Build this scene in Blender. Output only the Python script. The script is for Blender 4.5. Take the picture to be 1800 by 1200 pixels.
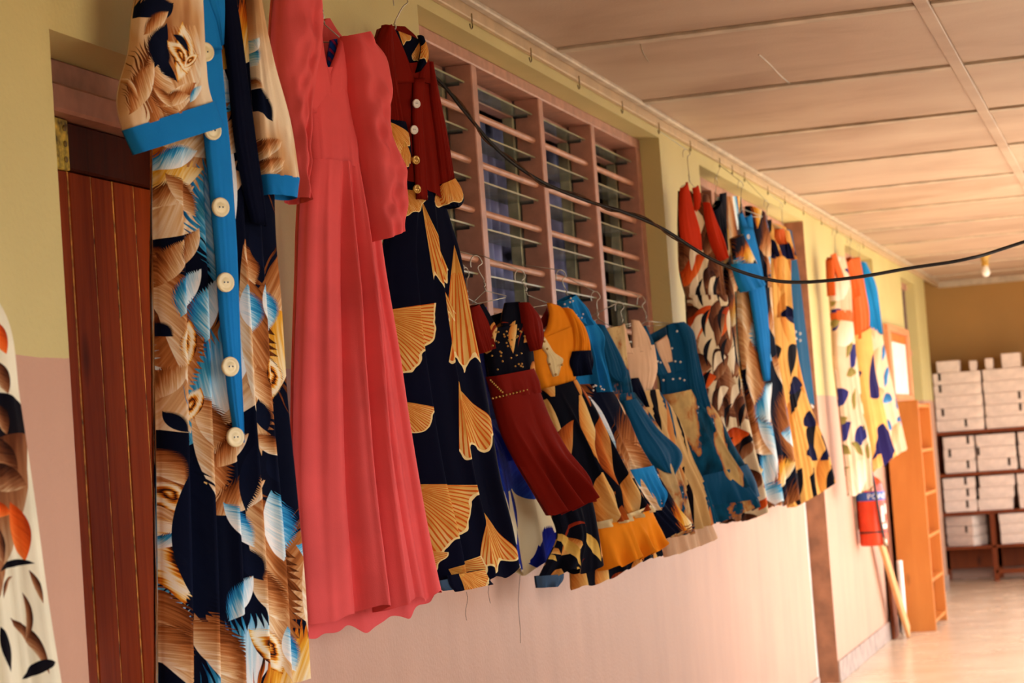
import bpy, math, random
import numpy as np
from mathutils import Matrix, Vector

sc = bpy.context.scene
for o in list(bpy.data.objects): bpy.data.objects.remove(o)
C = sc.collection

# ------------------------------------------------------------------ camera
F, YAW, PITCH, ROLL = 3891.2, 0.279450, 0.0523937, -0.0721201     # focal length in pixels of the 1800 px frame
CAM = np.array([1.81587, 0.0, 1.38370])
_cy, _sy, _cp, _sp = math.cos(YAW), math.sin(YAW), math.cos(PITCH), math.sin(PITCH)
FW = np.array([-_sy*_cp, _cy*_cp, _sp]); _r = np.array([_cy, _sy, 0]); _u = np.cross(_r, FW)
RX = math.cos(ROLL)*_r + math.sin(ROLL)*_u
UY = -math.sin(ROLL)*_r + math.cos(ROLL)*_u
cd = bpy.data.cameras.new('camera'); cam = bpy.data.objects.new('camera', cd); C.objects.link(cam)
cam.matrix_world = Matrix(((RX[0], UY[0], -FW[0], CAM[0]), (RX[1], UY[1], -FW[1], CAM[1]), (RX[2], UY[2], -FW[2], CAM[2]), (0, 0, 0, 1)))
cd.sensor_width = 36; cd.lens = F/1800*36; cd.clip_end = 200
cd.dof.use_dof = True; cd.dof.focus_distance = 5.0; cd.dof.aperture_fstop = 7.5
sc.camera = cam

# ------------------------------------------------------------------ light: daylight from the open side on the right
world = bpy.data.worlds.new('sky'); sc.world = world; world.use_nodes = True
bg = world.node_tree.nodes['Background']; bg.inputs[0].default_value = (.97, .985, 1.0, 1); bg.inputs[1].default_value = 6.2
sd = bpy.data.lights.new('sun', 'SUN'); sun = bpy.data.objects.new('sun', sd); C.objects.link(sun)
sd.energy = 16; sd.color = (1, .93, .86); sd.angle = math.radians(1.5)
sun.rotation_euler = Vector((-.62, .12, -1.0)).to_track_quat('-Z', 'Y').to_euler()
# unseen openings in the right-hand wall, near ones added and sized to tune the light: (y0, y1, z0, z1)
OPEN = [(-1.8, 0.4, 1.0, 2.05), (2.1, 4.4, 1.0, 2.05), (5.9, 7.4, 1.05, 2.05), (9.6, 18.6, .02, 2.4)]
XR = 2.45
for k, (y0, y1, z0, z1) in enumerate(OPEN):                     # sampling portals for the sky light, they emit nothing
    pd = bpy.data.lights.new('sky_portal', 'AREA'); po = bpy.data.objects.new('sky_portal', pd); C.objects.link(po)
    pd.shape = 'RECTANGLE'; pd.size = y1-y0; pd.size_y = z1-z0; pd.cycles.is_portal = True
    po.location = (XR+.1, (y0+y1)/2, (z0+z1)/2); po.rotation_euler = (math.pi/2, 0, math.pi/2)
sc.view_settings.view_transform = 'Standard'; sc.view_settings.look = 'None'
sc.view_settings.exposure = -0.12; sc.view_settings.gamma = 1.0; sc.view_settings.use_curve_mapping = False

# ------------------------------------------------------------------ measuring helpers: pixel of the photograph -> point on a real plane
def ray(px, py): return FW + RX*(px-900)/F + UY*(600-py)/F
def onx(px, py, x=0.0):
    d = ray(px, py); return CAM + d*((x-CAM[0])/d[0])
def ony(px, py, y):
    d = ray(px, py); return CAM + d*(y/d[1])
def onz(px, py, z):
    d = ray(px, py); return CAM + d*((z-CAM[2])/d[2])

def lin(c):
    return tuple((v/255/12.92 if v/255 <= .04045 else ((v/255+.055)/1.055)**2.4) for v in c[:3])

# ------------------------------------------------------------------ object helpers
def tag(o, label=None, cat=None, group=None, kind=None):
    if label: o['label'] = label
    if cat: o['category'] = cat
    if group: o['group'] = group
    if kind: o['kind'] = kind
    return o
def mesh_obj(name, verts, faces, mat, parent=None, smooth=False, uv=None):
    me = bpy.data.meshes.new(name)
    me.from_pydata(np.asarray(verts, float).tolist(), [], [list(map(int, f)) for f in faces] if not isinstance(faces, np.ndarray) else faces.tolist())
    if uv is not None:
        l = me.uv_layers.new(name='UVMap'); idx = np.empty(len(me.loops), int); me.loops.foreach_get('vertex_index', idx)
        l.data.foreach_set('uv', np.asarray(uv, dtype=np.float32)[idx].ravel())
    if smooth: me.polygons.foreach_set('use_smooth', np.ones(len(me.polygons), bool))
    me.materials.append(mat); me.update()
    o = bpy.data.objects.new(name, me); C.objects.link(o)
    if parent: o.parent = parent
    return o
def empty(name, loc=(0, 0, 0), rz=0):
    o = bpy.data.objects.new(name, None); C.objects.link(o); o.location = tuple(map(float, loc)); o.rotation_euler = (0, 0, rz)
    o.empty_display_size = .05
    return o
def link_copy(src, name, loc, parent, rot=None, scale=None):
    o = bpy.data.objects.new(name, src.data); C.objects.link(o); o.location = loc; o.parent = parent
    if rot: o.rotation_euler = rot
    if scale: o.scale = scale
    return o
class MB:
    """collects shapes for ONE mesh"""
    def __init__(s): s.v = []; s.f = []
    def add(s, v, f):
        n = len(s.v); s.v += [tuple(p) for p in v]; s.f += [tuple(i+n for i in q) for q in f]; return s
    def box(s, x0, x1, y0, y1, z0, z1, b=0):
        if b <= 0:
            v = [(x, y, z) for x in (x0, x1) for y in (y0, y1) for z in (z0, z1)]
            f = [(0, 1, 3, 2), (4, 6, 7, 5), (0, 4, 5, 1), (2, 3, 7, 6), (0, 2, 6, 4), (1, 5, 7, 3)]
            return s.add(v, f)
        lo = np.array([x0, y0, z0]); hi = np.array([x1, y1, z1]); b = min(b, .45*min(hi-lo)); v = []; ix = {}
        for cx in (0, 1):
            for cy in (0, 1):
                for cz in (0, 1):
                    c = (cx, cy, cz)
                    for ax in range(3):
                        p = [lo[i]+b if c[i] == 0 else hi[i]-b for i in range(3)]; p[ax] = lo[ax] if c[ax] == 0 else hi[ax]
                        ix[c, ax] = len(v); v.append(tuple(p))
        f = []
        for ax in range(3):
            o1, o2 = (ax+1) % 3, (ax+2) % 3
            for e in (0, 1):
                q = []
                for a, bb in ((0, 0), (1, 0), (1, 1), (0, 1)):
                    c = [0, 0, 0]; c[ax] = e; c[o1] = a; c[o2] = bb; q.append(ix[tuple(c), ax])
                f.append(q if e else q[::-1])
            for a in (0, 1):
                for bb in (0, 1):
                    c0 = [0, 0, 0]; c0[o1] = a; c0[o2] = bb; c1 = list(c0); c1[ax] = 1
                    q = [ix[tuple(c0), o1], ix[tuple(c1), o1], ix[tuple(c1), o2], ix[tuple(c0), o2]]
                    f.append(q if (a == bb) else q[::-1])
        for c in [(a, bb, d) for a in (0, 1) for bb in (0, 1) for d in (0, 1)]:
            q = [ix[c, 0], ix[c, 1], ix[c, 2]]; f.append(q if sum(c) % 2 else q[::-1])
        return s.add(v, f)
    def tube(s, pts, r, n=8, cap=True):
        pts = [np.array(p, float) for p in pts]; rings = []
        rr = r if hasattr(r, '__len__') else [r]*len(pts)
        up = None; base = len(s.v)
        for i, p in enumerate(pts):
            t = pts[min(i+1, len(pts)-1)] - pts[max(i-1, 0)]; t = t/(np.linalg.norm(t)+1e-12)
            if up is None:
                up = np.cross(t, [0, 0, 1.0]); 
                if np.linalg.norm(up) < .1: up = np.cross(t, [1.0, 0, 0])
            up = up - t*(up@t); up /= np.linalg.norm(up)+1e-12; w = np.cross(t, up)
            for k in range(n):
                a = 2*math.pi*k/n; s.v.append(tuple(p + rr[i]*(math.cos(a)*up + math.sin(a)*w)))
        for i in range(len(pts)-1):
            for k in range(n):
                a = base+i*n+k; b = base+i*n+(k+1) % n; s.f.append((a, b, b+n, a+n))
        if cap:
            s.f.append(tuple(base+k for k in range(n))[::-1]); s.f.append(tuple(base+(len(pts)-1)*n+k for k in range(n)))
        return s
    def lathe(s, prof, n=24, org=(0, 0, 0), axis='z'):
        base = len(s.v)
        for r, h in prof:
            for k in range(n):
                a = 2*math.pi*k/n; p = (r*math.cos(a), r*math.sin(a), h)
                if axis == 'y': p = (p[0], -p[2], p[1])
                s.v.append((p[0]+org[0], p[1]+org[1], p[2]+org[2]))
        for i in range(len(prof)-1):
            for k in range(n):
                a = base+i*n+k; b = base+i*n+(k+1) % n; s.f.append((a, b, b+n, a+n))
        s.f.append(tuple(base+k for k in range(n))[::-1]); s.f.append(tuple(base+(len(prof)-1)*n+k for k in range(n)))
        return s
    def prism(s, pts, h0, h1, axis=1):
        """2-D outline extruded along an axis"""
        n = len(pts); v = []
        for h in (h0, h1):
            for a, b in pts:
                p = [0, 0, 0]; o = [i for i in range(3) if i != axis]; p[axis] = h; p[o[0]] = a; p[o[1]] = b; v.append(tuple(p))
        f = [tuple(range(n))[::-1], tuple(range(n, 2*n))] + [(i, (i+1) % n, n+(i+1) % n, n+i) for i in range(n)]
        return s.add(v, f)
    def build(s, name, mat, parent=None, smooth=False): return mesh_obj(name, s.v, s.f, mat, parent, smooth)
def smooth_path(pts, n=6):
    P = [np.array(p, float) for p in pts]; P = [2*P[0]-P[1]] + P + [2*P[-1]-P[-2]]; out = []
    for i in range(1, len(P)-2):
        for k in range(n):
            t = k/n; a, b, c, d = P[i-1], P[i], P[i+1], P[i+2]
            out.append(.5*((2*b)+(-a+c)*t+(2*a-5*b+4*c-d)*t*t+(-a+3*b-3*c+d)*t**3))
    out.append(P[-2]); return out

# ------------------------------------------------------------------ shader node helpers
class S:
    def __init__(s, nb, k): s.nb = nb; s.k = k
    def __add__(s, o): return s.nb.m('ADD', s, o)
    __radd__ = __add__
    def __sub__(s, o): return s.nb.m('SUBTRACT', s, o)
    def __rsub__(s, o): return s.nb.m('SUBTRACT', o, s)
    def __mul__(s, o): return s.nb.m('MULTIPLY', s, o)
    __rmul__ = __mul__
    def __truediv__(s, o): return s.nb.m('DIVIDE', s, o)
    def __neg__(s): return s.nb.m('MULTIPLY', s, -1.0)
class NB:
    def __init__(s, name):
        s.mat = bpy.data.materials.new(name); s.mat.use_nodes = True; s.nt = s.mat.node_tree; s.nt.nodes.clear()
        s.out = s.nt.nodes.new('ShaderNodeOutputMaterial')
    def put(s, sock, v):
        if isinstance(v, S): s.nt.links.new(v.k, sock)
        elif isinstance(v, (tuple, list)): sock.default_value = (*v, 1) if (len(v) == 3 and sock.type == 'RGBA') else v
        else: sock.default_value = v
    def node(s, t, **kw):
        n = s.nt.nodes.new(t)
        for k, v in kw.items(): setattr(n, k, v)
        return n
    def m(s, op, *a, clamp=False):
        n = s.node('ShaderNodeMath', operation=op, use_clamp=clamp)
        for i, v in enumerate(a): s.put(n.inputs[i], v)
        return S(s, n.outputs[0])
    def uv(s):
        n = s.node('ShaderNodeUVMap'); return S(s, n.outputs[0])
    def obj(s): return S(s, s.node('ShaderNodeTexCoord').outputs['Object'])
    def geo(s): return S(s, s.node('ShaderNodeNewGeometry').outputs['Position'])
    def sep(s, v):
        n = s.node('ShaderNodeSeparateXYZ'); s.put(n.inputs[0], v); return [S(s, k) for k in n.outputs]
    def comb(s, x=0., y=0., z=0.):
        n = s.node('ShaderNodeCombineXYZ')
        for i, v in enumerate((x, y, z)): s.put(n.inputs[i], v)
        return S(s, n.outputs[0])
    def mapping(s, v, loc=(0, 0, 0), rz=0, scale=(1, 1, 1), typ='POINT'):
        n = s.node('ShaderNodeMapping', vector_type=typ); s.put(n.inputs[0], v)
        n.inputs[1].default_value = loc; n.inputs[2].default_value = (0, 0, rz); n.inputs[3].default_value = scale
        return S(s, n.outputs[0])
    def noise(s, v, scale, detail=2., rough=.5, dist=0.):
        n = s.node('ShaderNodeTexNoise'); s.put(n.inputs['Vector'], v); s.put(n.inputs['Scale'], scale)
        n.inputs['Detail'].default_value = detail; n.inputs['Roughness'].default_value = rough; n.inputs['Distortion'].default_value = dist
        return S(s, n.outputs[0])
    def white(s, v):
        n = s.node('ShaderNodeTexWhiteNoise', noise_dimensions='3D'); s.put(n.inputs[0], v); return S(s, n.outputs[0]), s.sep(S(s, n.outputs[1]))
    def voro(s, v, scale, feature='F1', rnd=1.):
        n = s.node('ShaderNodeTexVoronoi', feature=feature); s.put(n.inputs['Vector'], v); n.inputs['Scale'].default_value = scale
        n.inputs['Randomness'].default_value = rnd; return S(s, n.outputs['Distance'])
    def ramp(s, f, stops, interp='LINEAR'):
        n = s.node('ShaderNodeValToRGB'); s.put(n.inputs[0], f); cr = n.color_ramp; cr.interpolation = interp
        while len(cr.elements) < len(stops): cr.elements.new(.5)
        for e, (p, c) in zip(cr.elements, stops): e.position = p; e.color = (*lin(c), 1)
        return S(s, n.outputs[0])
    def mix(s, f, a, b):
        n = s.node('ShaderNodeMix', data_type='RGBA'); s.put(n.inputs[0], f)
        s.put(n.inputs[6], a if isinstance(a, S) else lin(a)); s.put(n.inputs[7], b if isinstance(b, S) else lin(b))
        return S(s, n.outputs[2])
    def mixv(s, f, a, b):
        n = s.node('ShaderNodeMix', data_type='VECTOR'); s.put(n.inputs[0], f); s.put(n.inputs[4], a); s.put(n.inputs[5], b)
        return S(s, n.outputs[1])
    def bump(s, h, dist, strength=1., normal=None):
        n = s.node('ShaderNodeBump'); s.put(n.inputs['Height'], h); n.inputs['Distance'].default_value = dist
        n.inputs['Strength'].default_value = strength
        if normal: s.put(n.inputs['Normal'], normal)
        return S(s, n.outputs[0])
    def principled(s, col, rough=.6, spec=.3, normal=None, metal=0., sheen=0., alpha=None, sub=None):
        n = s.node('ShaderNodeBsdfPrincipled'); s.put(n.inputs['Base Color'], col if isinstance(col, S) else lin(col))
        s.put(n.inputs['Roughness'], rough); s.put(n.inputs['Specular IOR Level'], spec); s.put(n.inputs['Metallic'], metal)
        if sheen: n.inputs['Sheen Weight'].default_value = sheen
        if normal: s.put(n.inputs['Normal'], normal)
        s.nt.links.new(n.outputs[0], s.out.inputs[0]); return s.mat

def plain(name, c, rough=.6, spec=.3, metal=0., var=.08, scale=12., bump=0., bscale=60.):
    nb = NB(name); p = nb.obj(); f = nb.noise(p, scale, 3.)
    d = tuple(max(0, v*(1-2*var)) for v in c); e = tuple(min(255, v*(1+var)) for v in c)
    col = nb.ramp(f, [(.3, d), (.7, e)])
    nrm = nb.bump(nb.noise(p, bscale, 2.), .004, bump) if bump else None
    return nb.principled(col, rough, spec, nrm, metal)

def cloth(name, colour, rough=.85, crease=.35, sheen=.15, cs=(9, 9, 2.2)):
    """colour: an RGB triple or fn(nb, uv, u, v) -> colour socket"""
    nb = NB(name); uv = nb.uv(); u, v, _ = nb.sep(uv)
    if callable(colour): col = colour(nb, uv, u, v)
    else:
        f = nb.noise(uv, 7., 3.)
        col = nb.ramp(f, [(.3, tuple(x*.95 for x in colour)), (.7, tuple(min(255, x*1.03) for x in colour))])
    p = nb.obj(); q = nb.mapping(p, scale=cs)
    h = nb.noise(q, 1., 3., .55, .6)
    n1 = nb.bump(h, .03, crease)
    n2 = nb.bump(nb.noise(nb.mapping(p, scale=(1, 1, 1)), 500., 1.), .002, .15, n1)
    return nb.principled(col, rough, .08, n2, 0., 0.)

class Group(NB):
    """a reusable node group; call it inside a material to get its outputs"""
    def __init__(s, name, ins, outs, fn):
        s.nt = bpy.data.node_groups.new(name, 'ShaderNodeTree')
        for n, t in ins: s.nt.interface.new_socket(n, in_out='INPUT', socket_type='NodeSocket'+t)
        for n, t in outs: s.nt.interface.new_socket(n, in_out='OUTPUT', socket_type='NodeSocket'+t)
        gi = s.nt.nodes.new('NodeGroupInput'); go = s.nt.nodes.new('NodeGroupOutput')
        for k, v in zip(go.inputs, fn(s, *[S(s, o) for o in gi.outputs[:len(ins)]])): s.nt.links.new(v.k, k)
    def __call__(s, nb, *a):
        n = nb.node('ShaderNodeGroup', node_tree=s.nt)
        for i, v in enumerate(a): nb.put(n.inputs[i], v)
        return [S(nb, o) for o in n.outputs]
_G = {}
# ---------------- fabric prints (flat print on cloth)
BROWN = [(0., (60, 26, 10)), (.2, (112, 56, 22)), (.45, (176, 108, 56)), (.7, (220, 178, 128)), (.95, (242, 230, 206))]
BLUE = [(0., (8, 26, 58)), (.14, (20, 100, 160)), (.34, (58, 158, 206)), (.54, (186, 220, 234)), (.78, (244, 246, 246))]
GOLD = [(0., (6, 8, 20)), (.16, (40, 24, 16)), (.3, (196, 92, 18)), (.52, (228, 168, 48)), (.75, (242, 218, 160)), (1., (246, 238, 220))]
NAVY = (4, 9, 30)
def leaf_layer(nb, u, v, scu, scv, seed, base, spread, W, prob, serr=0., bend=.0, barbs=12., L=.5):
    if 'leaf' not in _G:
        names = ['u', 'v', 'scu', 'scv', 'seed', 'base', 'spread', 'W', 'prob', 'serr', 'bend', 'barbs', 'L']
        _G['leaf'] = Group('leaf_layer', [(n, 'Float') for n in names], [(n, 'Float') for n in ('m', 'lx', 'ly', 'val')], _leaf)
    return _G['leaf'](nb, u, v, float(scu), float(scv), float(seed), base, spread, W, prob, serr, bend, barbs, L)
def _leaf(nb, u, v, scu, scv, seed, base, spread, W, prob, serr, bend, barbs, L):
    cu = u*scu + seed*.371; cv = v*scv + seed*.613
    iu = nb.m('FLOOR', cu); iv = nb.m('FLOOR', cv)
    val, (r, g, b) = nb.white(nb.comb(iu, iv, seed))
    px = cu - iu - .5 - (g-.5)*.16; py = cv - iv - .5 - (b-.5)*.16
    a = (r-.5)*spread + base; c = nb.m('COSINE', a); s_ = nb.m('SINE', a)
    lx = (px*c + py*s_)/L; ly = py*c - px*s_
    ly = ly + lx*lx*bend - bend*.4
    h = (1.0 - lx*lx)*W
    if True:
        bb = nb.m('FRACT', lx*barbs*.8 - ly*barbs*1.3 + nb.m('SINE', lx*17.)*.3); h = h - bb*serr*nb.m('GREATER_THAN', ly, 0.)
    m = nb.m('LESS_THAN', nb.m('ABSOLUTE', ly), h)*nb.m('LESS_THAN', val, prob)
    return m, lx, ly/W, val
def streak(nb, lx, ly, k=1., f=7.):
    if 'streak' not in _G: _G['streak'] = Group('streak', [('lx', 'Float'), ('ly', 'Float'), ('f', 'Float')], [('v', 'Float')], lambda q, a, c, d: [_streak(q, a, c, d)])
    return _G['streak'](nb, lx, ly, f)[0]
def _streak(nb, lx, ly, f):
    return nb.noise(nb.comb(lx*1.0 - ly*.8, lx*f - ly*f*.5, 0.), 2.2, 2., .6)
def feather_lattice(seed=0, bgc=NAVY):
    def fn(nb, uv, u, v):
        col = None
        for k, (sc_, st, W, pr, ba, sp) in enumerate([(3.1, BROWN, .36, .85, .6, 2.2), (4.4, BLUE, .26, .6, 2.2, 3.), (4.1, GOLD, .24, .5, 1.3, 2.), (4.3, BROWN, .3, .7, -.5, 2.5), (5.0, BLUE, .24, .36, .2, 4.)]):
            m, lx, ly, val = leaf_layer(nb, u, v, sc_, sc_*.8, seed+k*7+1, ba, sp, W, pr, .16, .14)
            t = -.42*ly + .46 + (streak(nb, lx, ly)-.5)*.8 + lx*.14
            col = nb.mix(m, bgc if col is None else col, nb.ramp(t, st))
        return col
    return fn
def _motif(nb, uv, acc, loc, rot, scl, w, bend, pal, serr, barbs):
    n = nb.node('ShaderNodeMapping', vector_type='TEXTURE')
    for k, v in zip(n.inputs, (uv, loc, rot, scl)): nb.put(k, v)
    lx, ly, _ = nb.sep(S(nb, n.outputs[0])); ly = lx*lx*bend + ly - bend*.4
    h = (1.0-lx*lx)*w
    h = h - nb.m('FRACT', lx*barbs*.8 - ly*barbs + nb.m('SINE', lx*17.)*.3)*nb.m('GREATER_THAN', ly, 0.)*(serr*w)
    return [nb.mixv(nb.m('LESS_THAN', nb.m('ABSOLUTE', ly), h), acc, nb.comb(lx, ly/w, pal))]
def motif_group():
    if 'motif' not in _G:
        _G['motif'] = Group('print_motif', [('uv', 'Vector'), ('acc', 'Vector'), ('loc', 'Vector'), ('rot', 'Vector'), ('scale', 'Vector')] + [(n, 'Float') for n in ('w', 'bend', 'pal', 'serr', 'barbs')], [('acc', 'Vector')], _motif)
    return _G['motif']
def explicit_print(motifs, ramps, base_fn, serr=.38, sk=.85, barbs=15.):
    """motifs: (u0,v0,u1,v1,width,bend,palette) in metres on the cloth"""
    def fn(nb, uv, u, v):
        base = base_fn(nb, uv, u, v)
        acc = nb.comb(0., 0., -1.)
        for (u0, v0, u1, v1, w, bend, pal) in motifs:
            cx, cy = (u0+u1)/2, (v0+v1)/2; L = math.hypot(u1-u0, v1-v0)/2; a = math.atan2(v1-v0, u1-u0)
            acc = motif_group()(nb, uv, acc, (cx, cy, 0), (0, 0, a), (L, L, 1), w, bend, float(pal), serr, barbs)[0]
        lx, ly, pal = nb.sep(acc)
        t = -.42*ly + .48 + (streak(nb, lx, ly)-.5)*sk + lx*.14
        col = None
        for k, st in enumerate(ramps):
            tk = nb.m('SINE', nb.m('SQRT', lx*lx*.7 + ly*ly)*9. + streak(nb, lx, ly)*5.)*.42 + .56 if (st is GOLD) else t
            c = nb.ramp(tk, st); col = c if col is None else nb.mix(nb.m('GREATER_THAN', pal, k-.5), col, c)
        return nb.mix(nb.m('GREATER_THAN', pal, -.5), base, col)
    return fn
def _fan(nb, uv, acc, loc, rot, scl, half, ph, wob):
    n = nb.node('ShaderNodeMapping', vector_type='TEXTURE')
    for k, v in zip(n.inputs, (uv, loc, rot, scl)): nb.put(k, v)
    x, y, _ = nb.sep(S(nb, n.outputs[0]))
    r = nb.m('SQRT', x*x + y*y); th = nb.m('ARCTAN2', y, x)/half
    rr = r/(nb.m('SINE', th*7. + ph)*.06 + .82 + wob*.3)
    m = nb.m('LESS_THAN', rr, 1.)*nb.m('LESS_THAN', nb.m('ABSOLUTE', th), 1.)
    return [nb.mixv(m, acc, nb.comb(rr, th*half, r))]
def fan_group():
    if 'fan' not in _G:
        _G['fan'] = Group('fan_leaf', [('uv', 'Vector'), ('acc', 'Vector'), ('loc', 'Vector'), ('rot', 'Vector'), ('scale', 'Vector')] + [(n, 'Float') for n in ('half', 'ph', 'wob')], [('acc', 'Vector')], _fan)
    return _G['fan']
def ginkgo_print(fans, bgc=(4, 6, 26)):
    """fans: (u,v of the stem, direction, radius, half angle)"""
    def fn(nb, uv, u, v):
        acc = nb.comb(2., 0., 0.)
        wob = nb.noise(uv, 16., 2.)
        for (cu, cv, a, R, half) in fans:
            acc = fan_group()(nb, uv, acc, (cu, cv, 0), (0, 0, a), (R, R, 1), half, cu*40, wob)[0]
        rr, th, r = nb.sep(acc)
        nz = nb.noise(nb.comb(th*5., rr*1.2, 0.), 1.6, 3.)
        gold = nb.ramp(nz*.8 + rr*.3, [(.2, (92, 42, 16)), (.4, (196, 132, 52)), (.62, (226, 178, 92)), (.9, (238, 208, 140))])
        line = nb.m('LESS_THAN', nb.m('PINGPONG', th + (nz-.5)*.05, .03), .011)*nb.m('GREATER_THAN', rr, .25)
        col = nb.mix(line, gold, (206, 96, 26))
        col = nb.mix(nb.m('GREATER_THAN', rr, .965), col, (244, 222, 160))
        bgn = nb.ramp(nb.noise(uv, 5., 2.), [(.3, bgc), (.8, tuple(x*1.3 for x in bgc))])
        return nb.mix(nb.m('LESS_THAN', rr, 1.), bgn, col)
    return fn
def layered(bgc, layers, seed=0):
    """layers: (scale u, scale v, ramp, half width, probability, base angle, spread, serration, bend)"""
    def fn(nb, uv, u, v):
        col = nb.ramp(nb.noise(uv, 6., 2.), [(.3, tuple(x*.9 for x in bgc)), (.7, bgc)])
        for k, (su, sv, st, W, pr, ba, sp, se, be) in enumerate(layers):
            m, lx, ly, val = leaf_layer(nb, u, v, su, sv, seed+k*5+2, ba, sp, W, pr, se, be)
            t = -.35*ly + .48 + (streak(nb, lx, ly, 1., 4.)-.5)*.6 + (val-.5)*.2
            col = nb.mix(m, col, nb.ramp(t, st))
        return col
    return fn
def tiedye(tan, teal, rust, amount=.5, seed=0., sx=9., sz=5.5):
    def fn(nb, uv, u, v):
        q = nb.mapping(uv, (seed, seed*.7, 0), 0, (sx, sz, 1))
        n = nb.noise(q, 1., 5., .6, .5)
        base = nb.ramp(nb.noise(q, 2.3, 3.), [(.3, tuple(x*.8 for x in tan)), (.65, tan)])
        k = .62 - amount*.25
        col = nb.mix(nb.ramp(n, [(k-.06, (0, 0, 0)), (k, (255, 255, 255))]), base, rust)
        tl = nb.ramp(nb.noise(q, 3.1, 2.), [(.3, tuple(x*.45 for x in teal)), (.7, teal)])
        col = nb.mix(nb.ramp(n, [(k, (0, 0, 0)), (k+.02, (255, 255, 255))]), col, tl)
        dots = nb.m('LESS_THAN', nb.voro(uv, 30.), .09)*nb.m('GREATER_THAN', n, k+.03)
        return nb.mix(dots, col, (215, 220, 220))
    return fn
CREAMBROWN = [(.1, (40, 18, 10)), (.4, (92, 48, 26)), (.7, (150, 98, 62)), (1., (206, 176, 136))]
ORANGE = [(.1, (150, 46, 10)), (.5, (214, 84, 22)), (1., (236, 130, 60))]
PETAL = [(.05, (120, 48, 16)), (.3, (206, 128, 52)), (.6, (226, 172, 94)), (1., (240, 214, 150))]
DARK = [(.0, (5, 5, 16)), (1., (20, 14, 18))]

# ------------------------------------------------------------------ surface materials
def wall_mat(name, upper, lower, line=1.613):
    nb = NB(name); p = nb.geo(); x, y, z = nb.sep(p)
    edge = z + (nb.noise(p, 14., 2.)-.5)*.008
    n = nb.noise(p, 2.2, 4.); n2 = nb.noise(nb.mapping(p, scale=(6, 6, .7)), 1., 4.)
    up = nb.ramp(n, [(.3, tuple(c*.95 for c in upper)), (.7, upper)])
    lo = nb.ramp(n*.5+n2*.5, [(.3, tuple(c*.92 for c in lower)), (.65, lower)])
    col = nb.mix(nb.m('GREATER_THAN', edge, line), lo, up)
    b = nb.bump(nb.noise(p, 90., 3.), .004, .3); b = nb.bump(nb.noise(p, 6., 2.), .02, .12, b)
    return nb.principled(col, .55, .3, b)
YEL = (206, 190, 128); PNK = (202, 156, 131)
M = {}
M['wall'] = wall_mat('painted_plaster', YEL, PNK)
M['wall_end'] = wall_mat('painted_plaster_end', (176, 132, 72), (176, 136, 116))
M['pink'] = plain('pink_gloss_paint', (186, 132, 110), .45, .3, var=.05, scale=20, bump=.2, bscale=50)
M['pinkrod'] = plain('pink_rod_paint', (198, 142, 112), .5, .2, var=.05)
def ceil_mat():
    nb = NB('ceiling_board_paint'); p = nb.geo()
    n = nb.noise(nb.mapping(p, scale=(1.0, 1.6, 1)), 1.3, 5., .55, .4)
    col = nb.ramp(n, [(.3, (168, 138, 114)), (.5, (188, 160, 136)), (.72, (198, 174, 150))])
    return nb.principled(col, .5, .3, nb.bump(nb.noise(p, 120., 2.), .003, .25))
M['ceil'] = ceil_mat()
M['batten'] = plain('cream_batten_paint', (196, 178, 154), .5, .3, var=.06)
def floor_mat():
    nb = NB('polished_cement_floor'); p = nb.geo()
    col = nb.ramp(nb.noise(p, 1.8, 5., .6), [(.3, (214, 188, 160)), (.7, (232, 210, 184))])
    r = nb.ramp(nb.noise(p, 3., 3.), [(.3, (120, 120, 120)), (.7, (150, 150, 150))])
    return nb.principled(col, r, .4, nb.bump(nb.noise(p, 30., 2.), .004, .1))
M['floor'] = floor_mat()
M['skirting'] = plain('grey_skirting', (170, 148, 136), .5, .3)
M['brownreveal'] = plain('brown_reveal_paint', (150, 98, 70), .5)
def wood(name, a, b, sx=30., rough=.4, spec=.4, axis=2):
    nb = NB(name); p = nb.obj(); s = [sx, sx, sx]; s[axis] = 1.6
    n = nb.noise(nb.mapping(p, scale=tuple(s)), 1., 4., .6, .8); k = nb.noise(p, 3., 2.)
    knots = nb.ramp(nb.voro(nb.mapping(p, scale=(6, 6, 2.4)), 1.), [(.0, (0, 0, 0)), (.16, (255, 255, 255))])
    col = nb.ramp(n*.7+k*.3, [(.25, a), (.75, b)])
    col = nb.mix(knots, tuple(c*.35 for c in a), col)
    return nb.principled(col, rough, spec, nb.bump(n, .004, .2))
M['doorwood'] = wood('varnished_red_wood', (108, 32, 8), (172, 72, 22), rough=.5, spec=.07)
M['doordark'] = wood('dark_varnished_wood', (48, 12, 4), (80, 26, 8), rough=.55, spec=.1)
M['seam'] = plain('worn_seam_edge', (206, 140, 56), .6, var=.3, scale=40)
M['shelfwood'] = wood('orange_varnished_board', (186, 106, 40), (208, 130, 58), 10., .45)
M['plank'] = wood('pale_planed_timber', (206, 146, 92), (224, 170, 114), 18., .6, .2)
M['rackwood'] = wood('dark_rack_timber', (96, 40, 14), (132, 62, 24), 14., .6, .2)
M['darkboard'] = wood('brown_board', (92, 42, 18), (128, 66, 32), 12., .6, .2)
M['steel'] = plain('galvanised_wire', (176, 168, 150), .3, .5, metal=.9, var=.1)
M['hook'] = plain('rusty_painted_hook', (132, 110, 58), .5, .4, metal=.4, var=.25, scale=60)
M['alu'] = plain('aluminium_channel', (176, 170, 132), .4, .5, metal=.3, var=.15)
M['black'] = plain('dark_gap', (14, 12, 12), .8)
M['cable'] = plain('black_cable_sheath', (22, 16, 14), .4, .5, var=.2)
M['copper'] = plain('frayed_strand', (84, 54, 34), .6, .3, var=.3, scale=60)
M['hinge'] = plain('rusty_brass_plate', (206, 166, 62), .55, .4, metal=.2, var=.35, scale=45, bump=.4)
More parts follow.
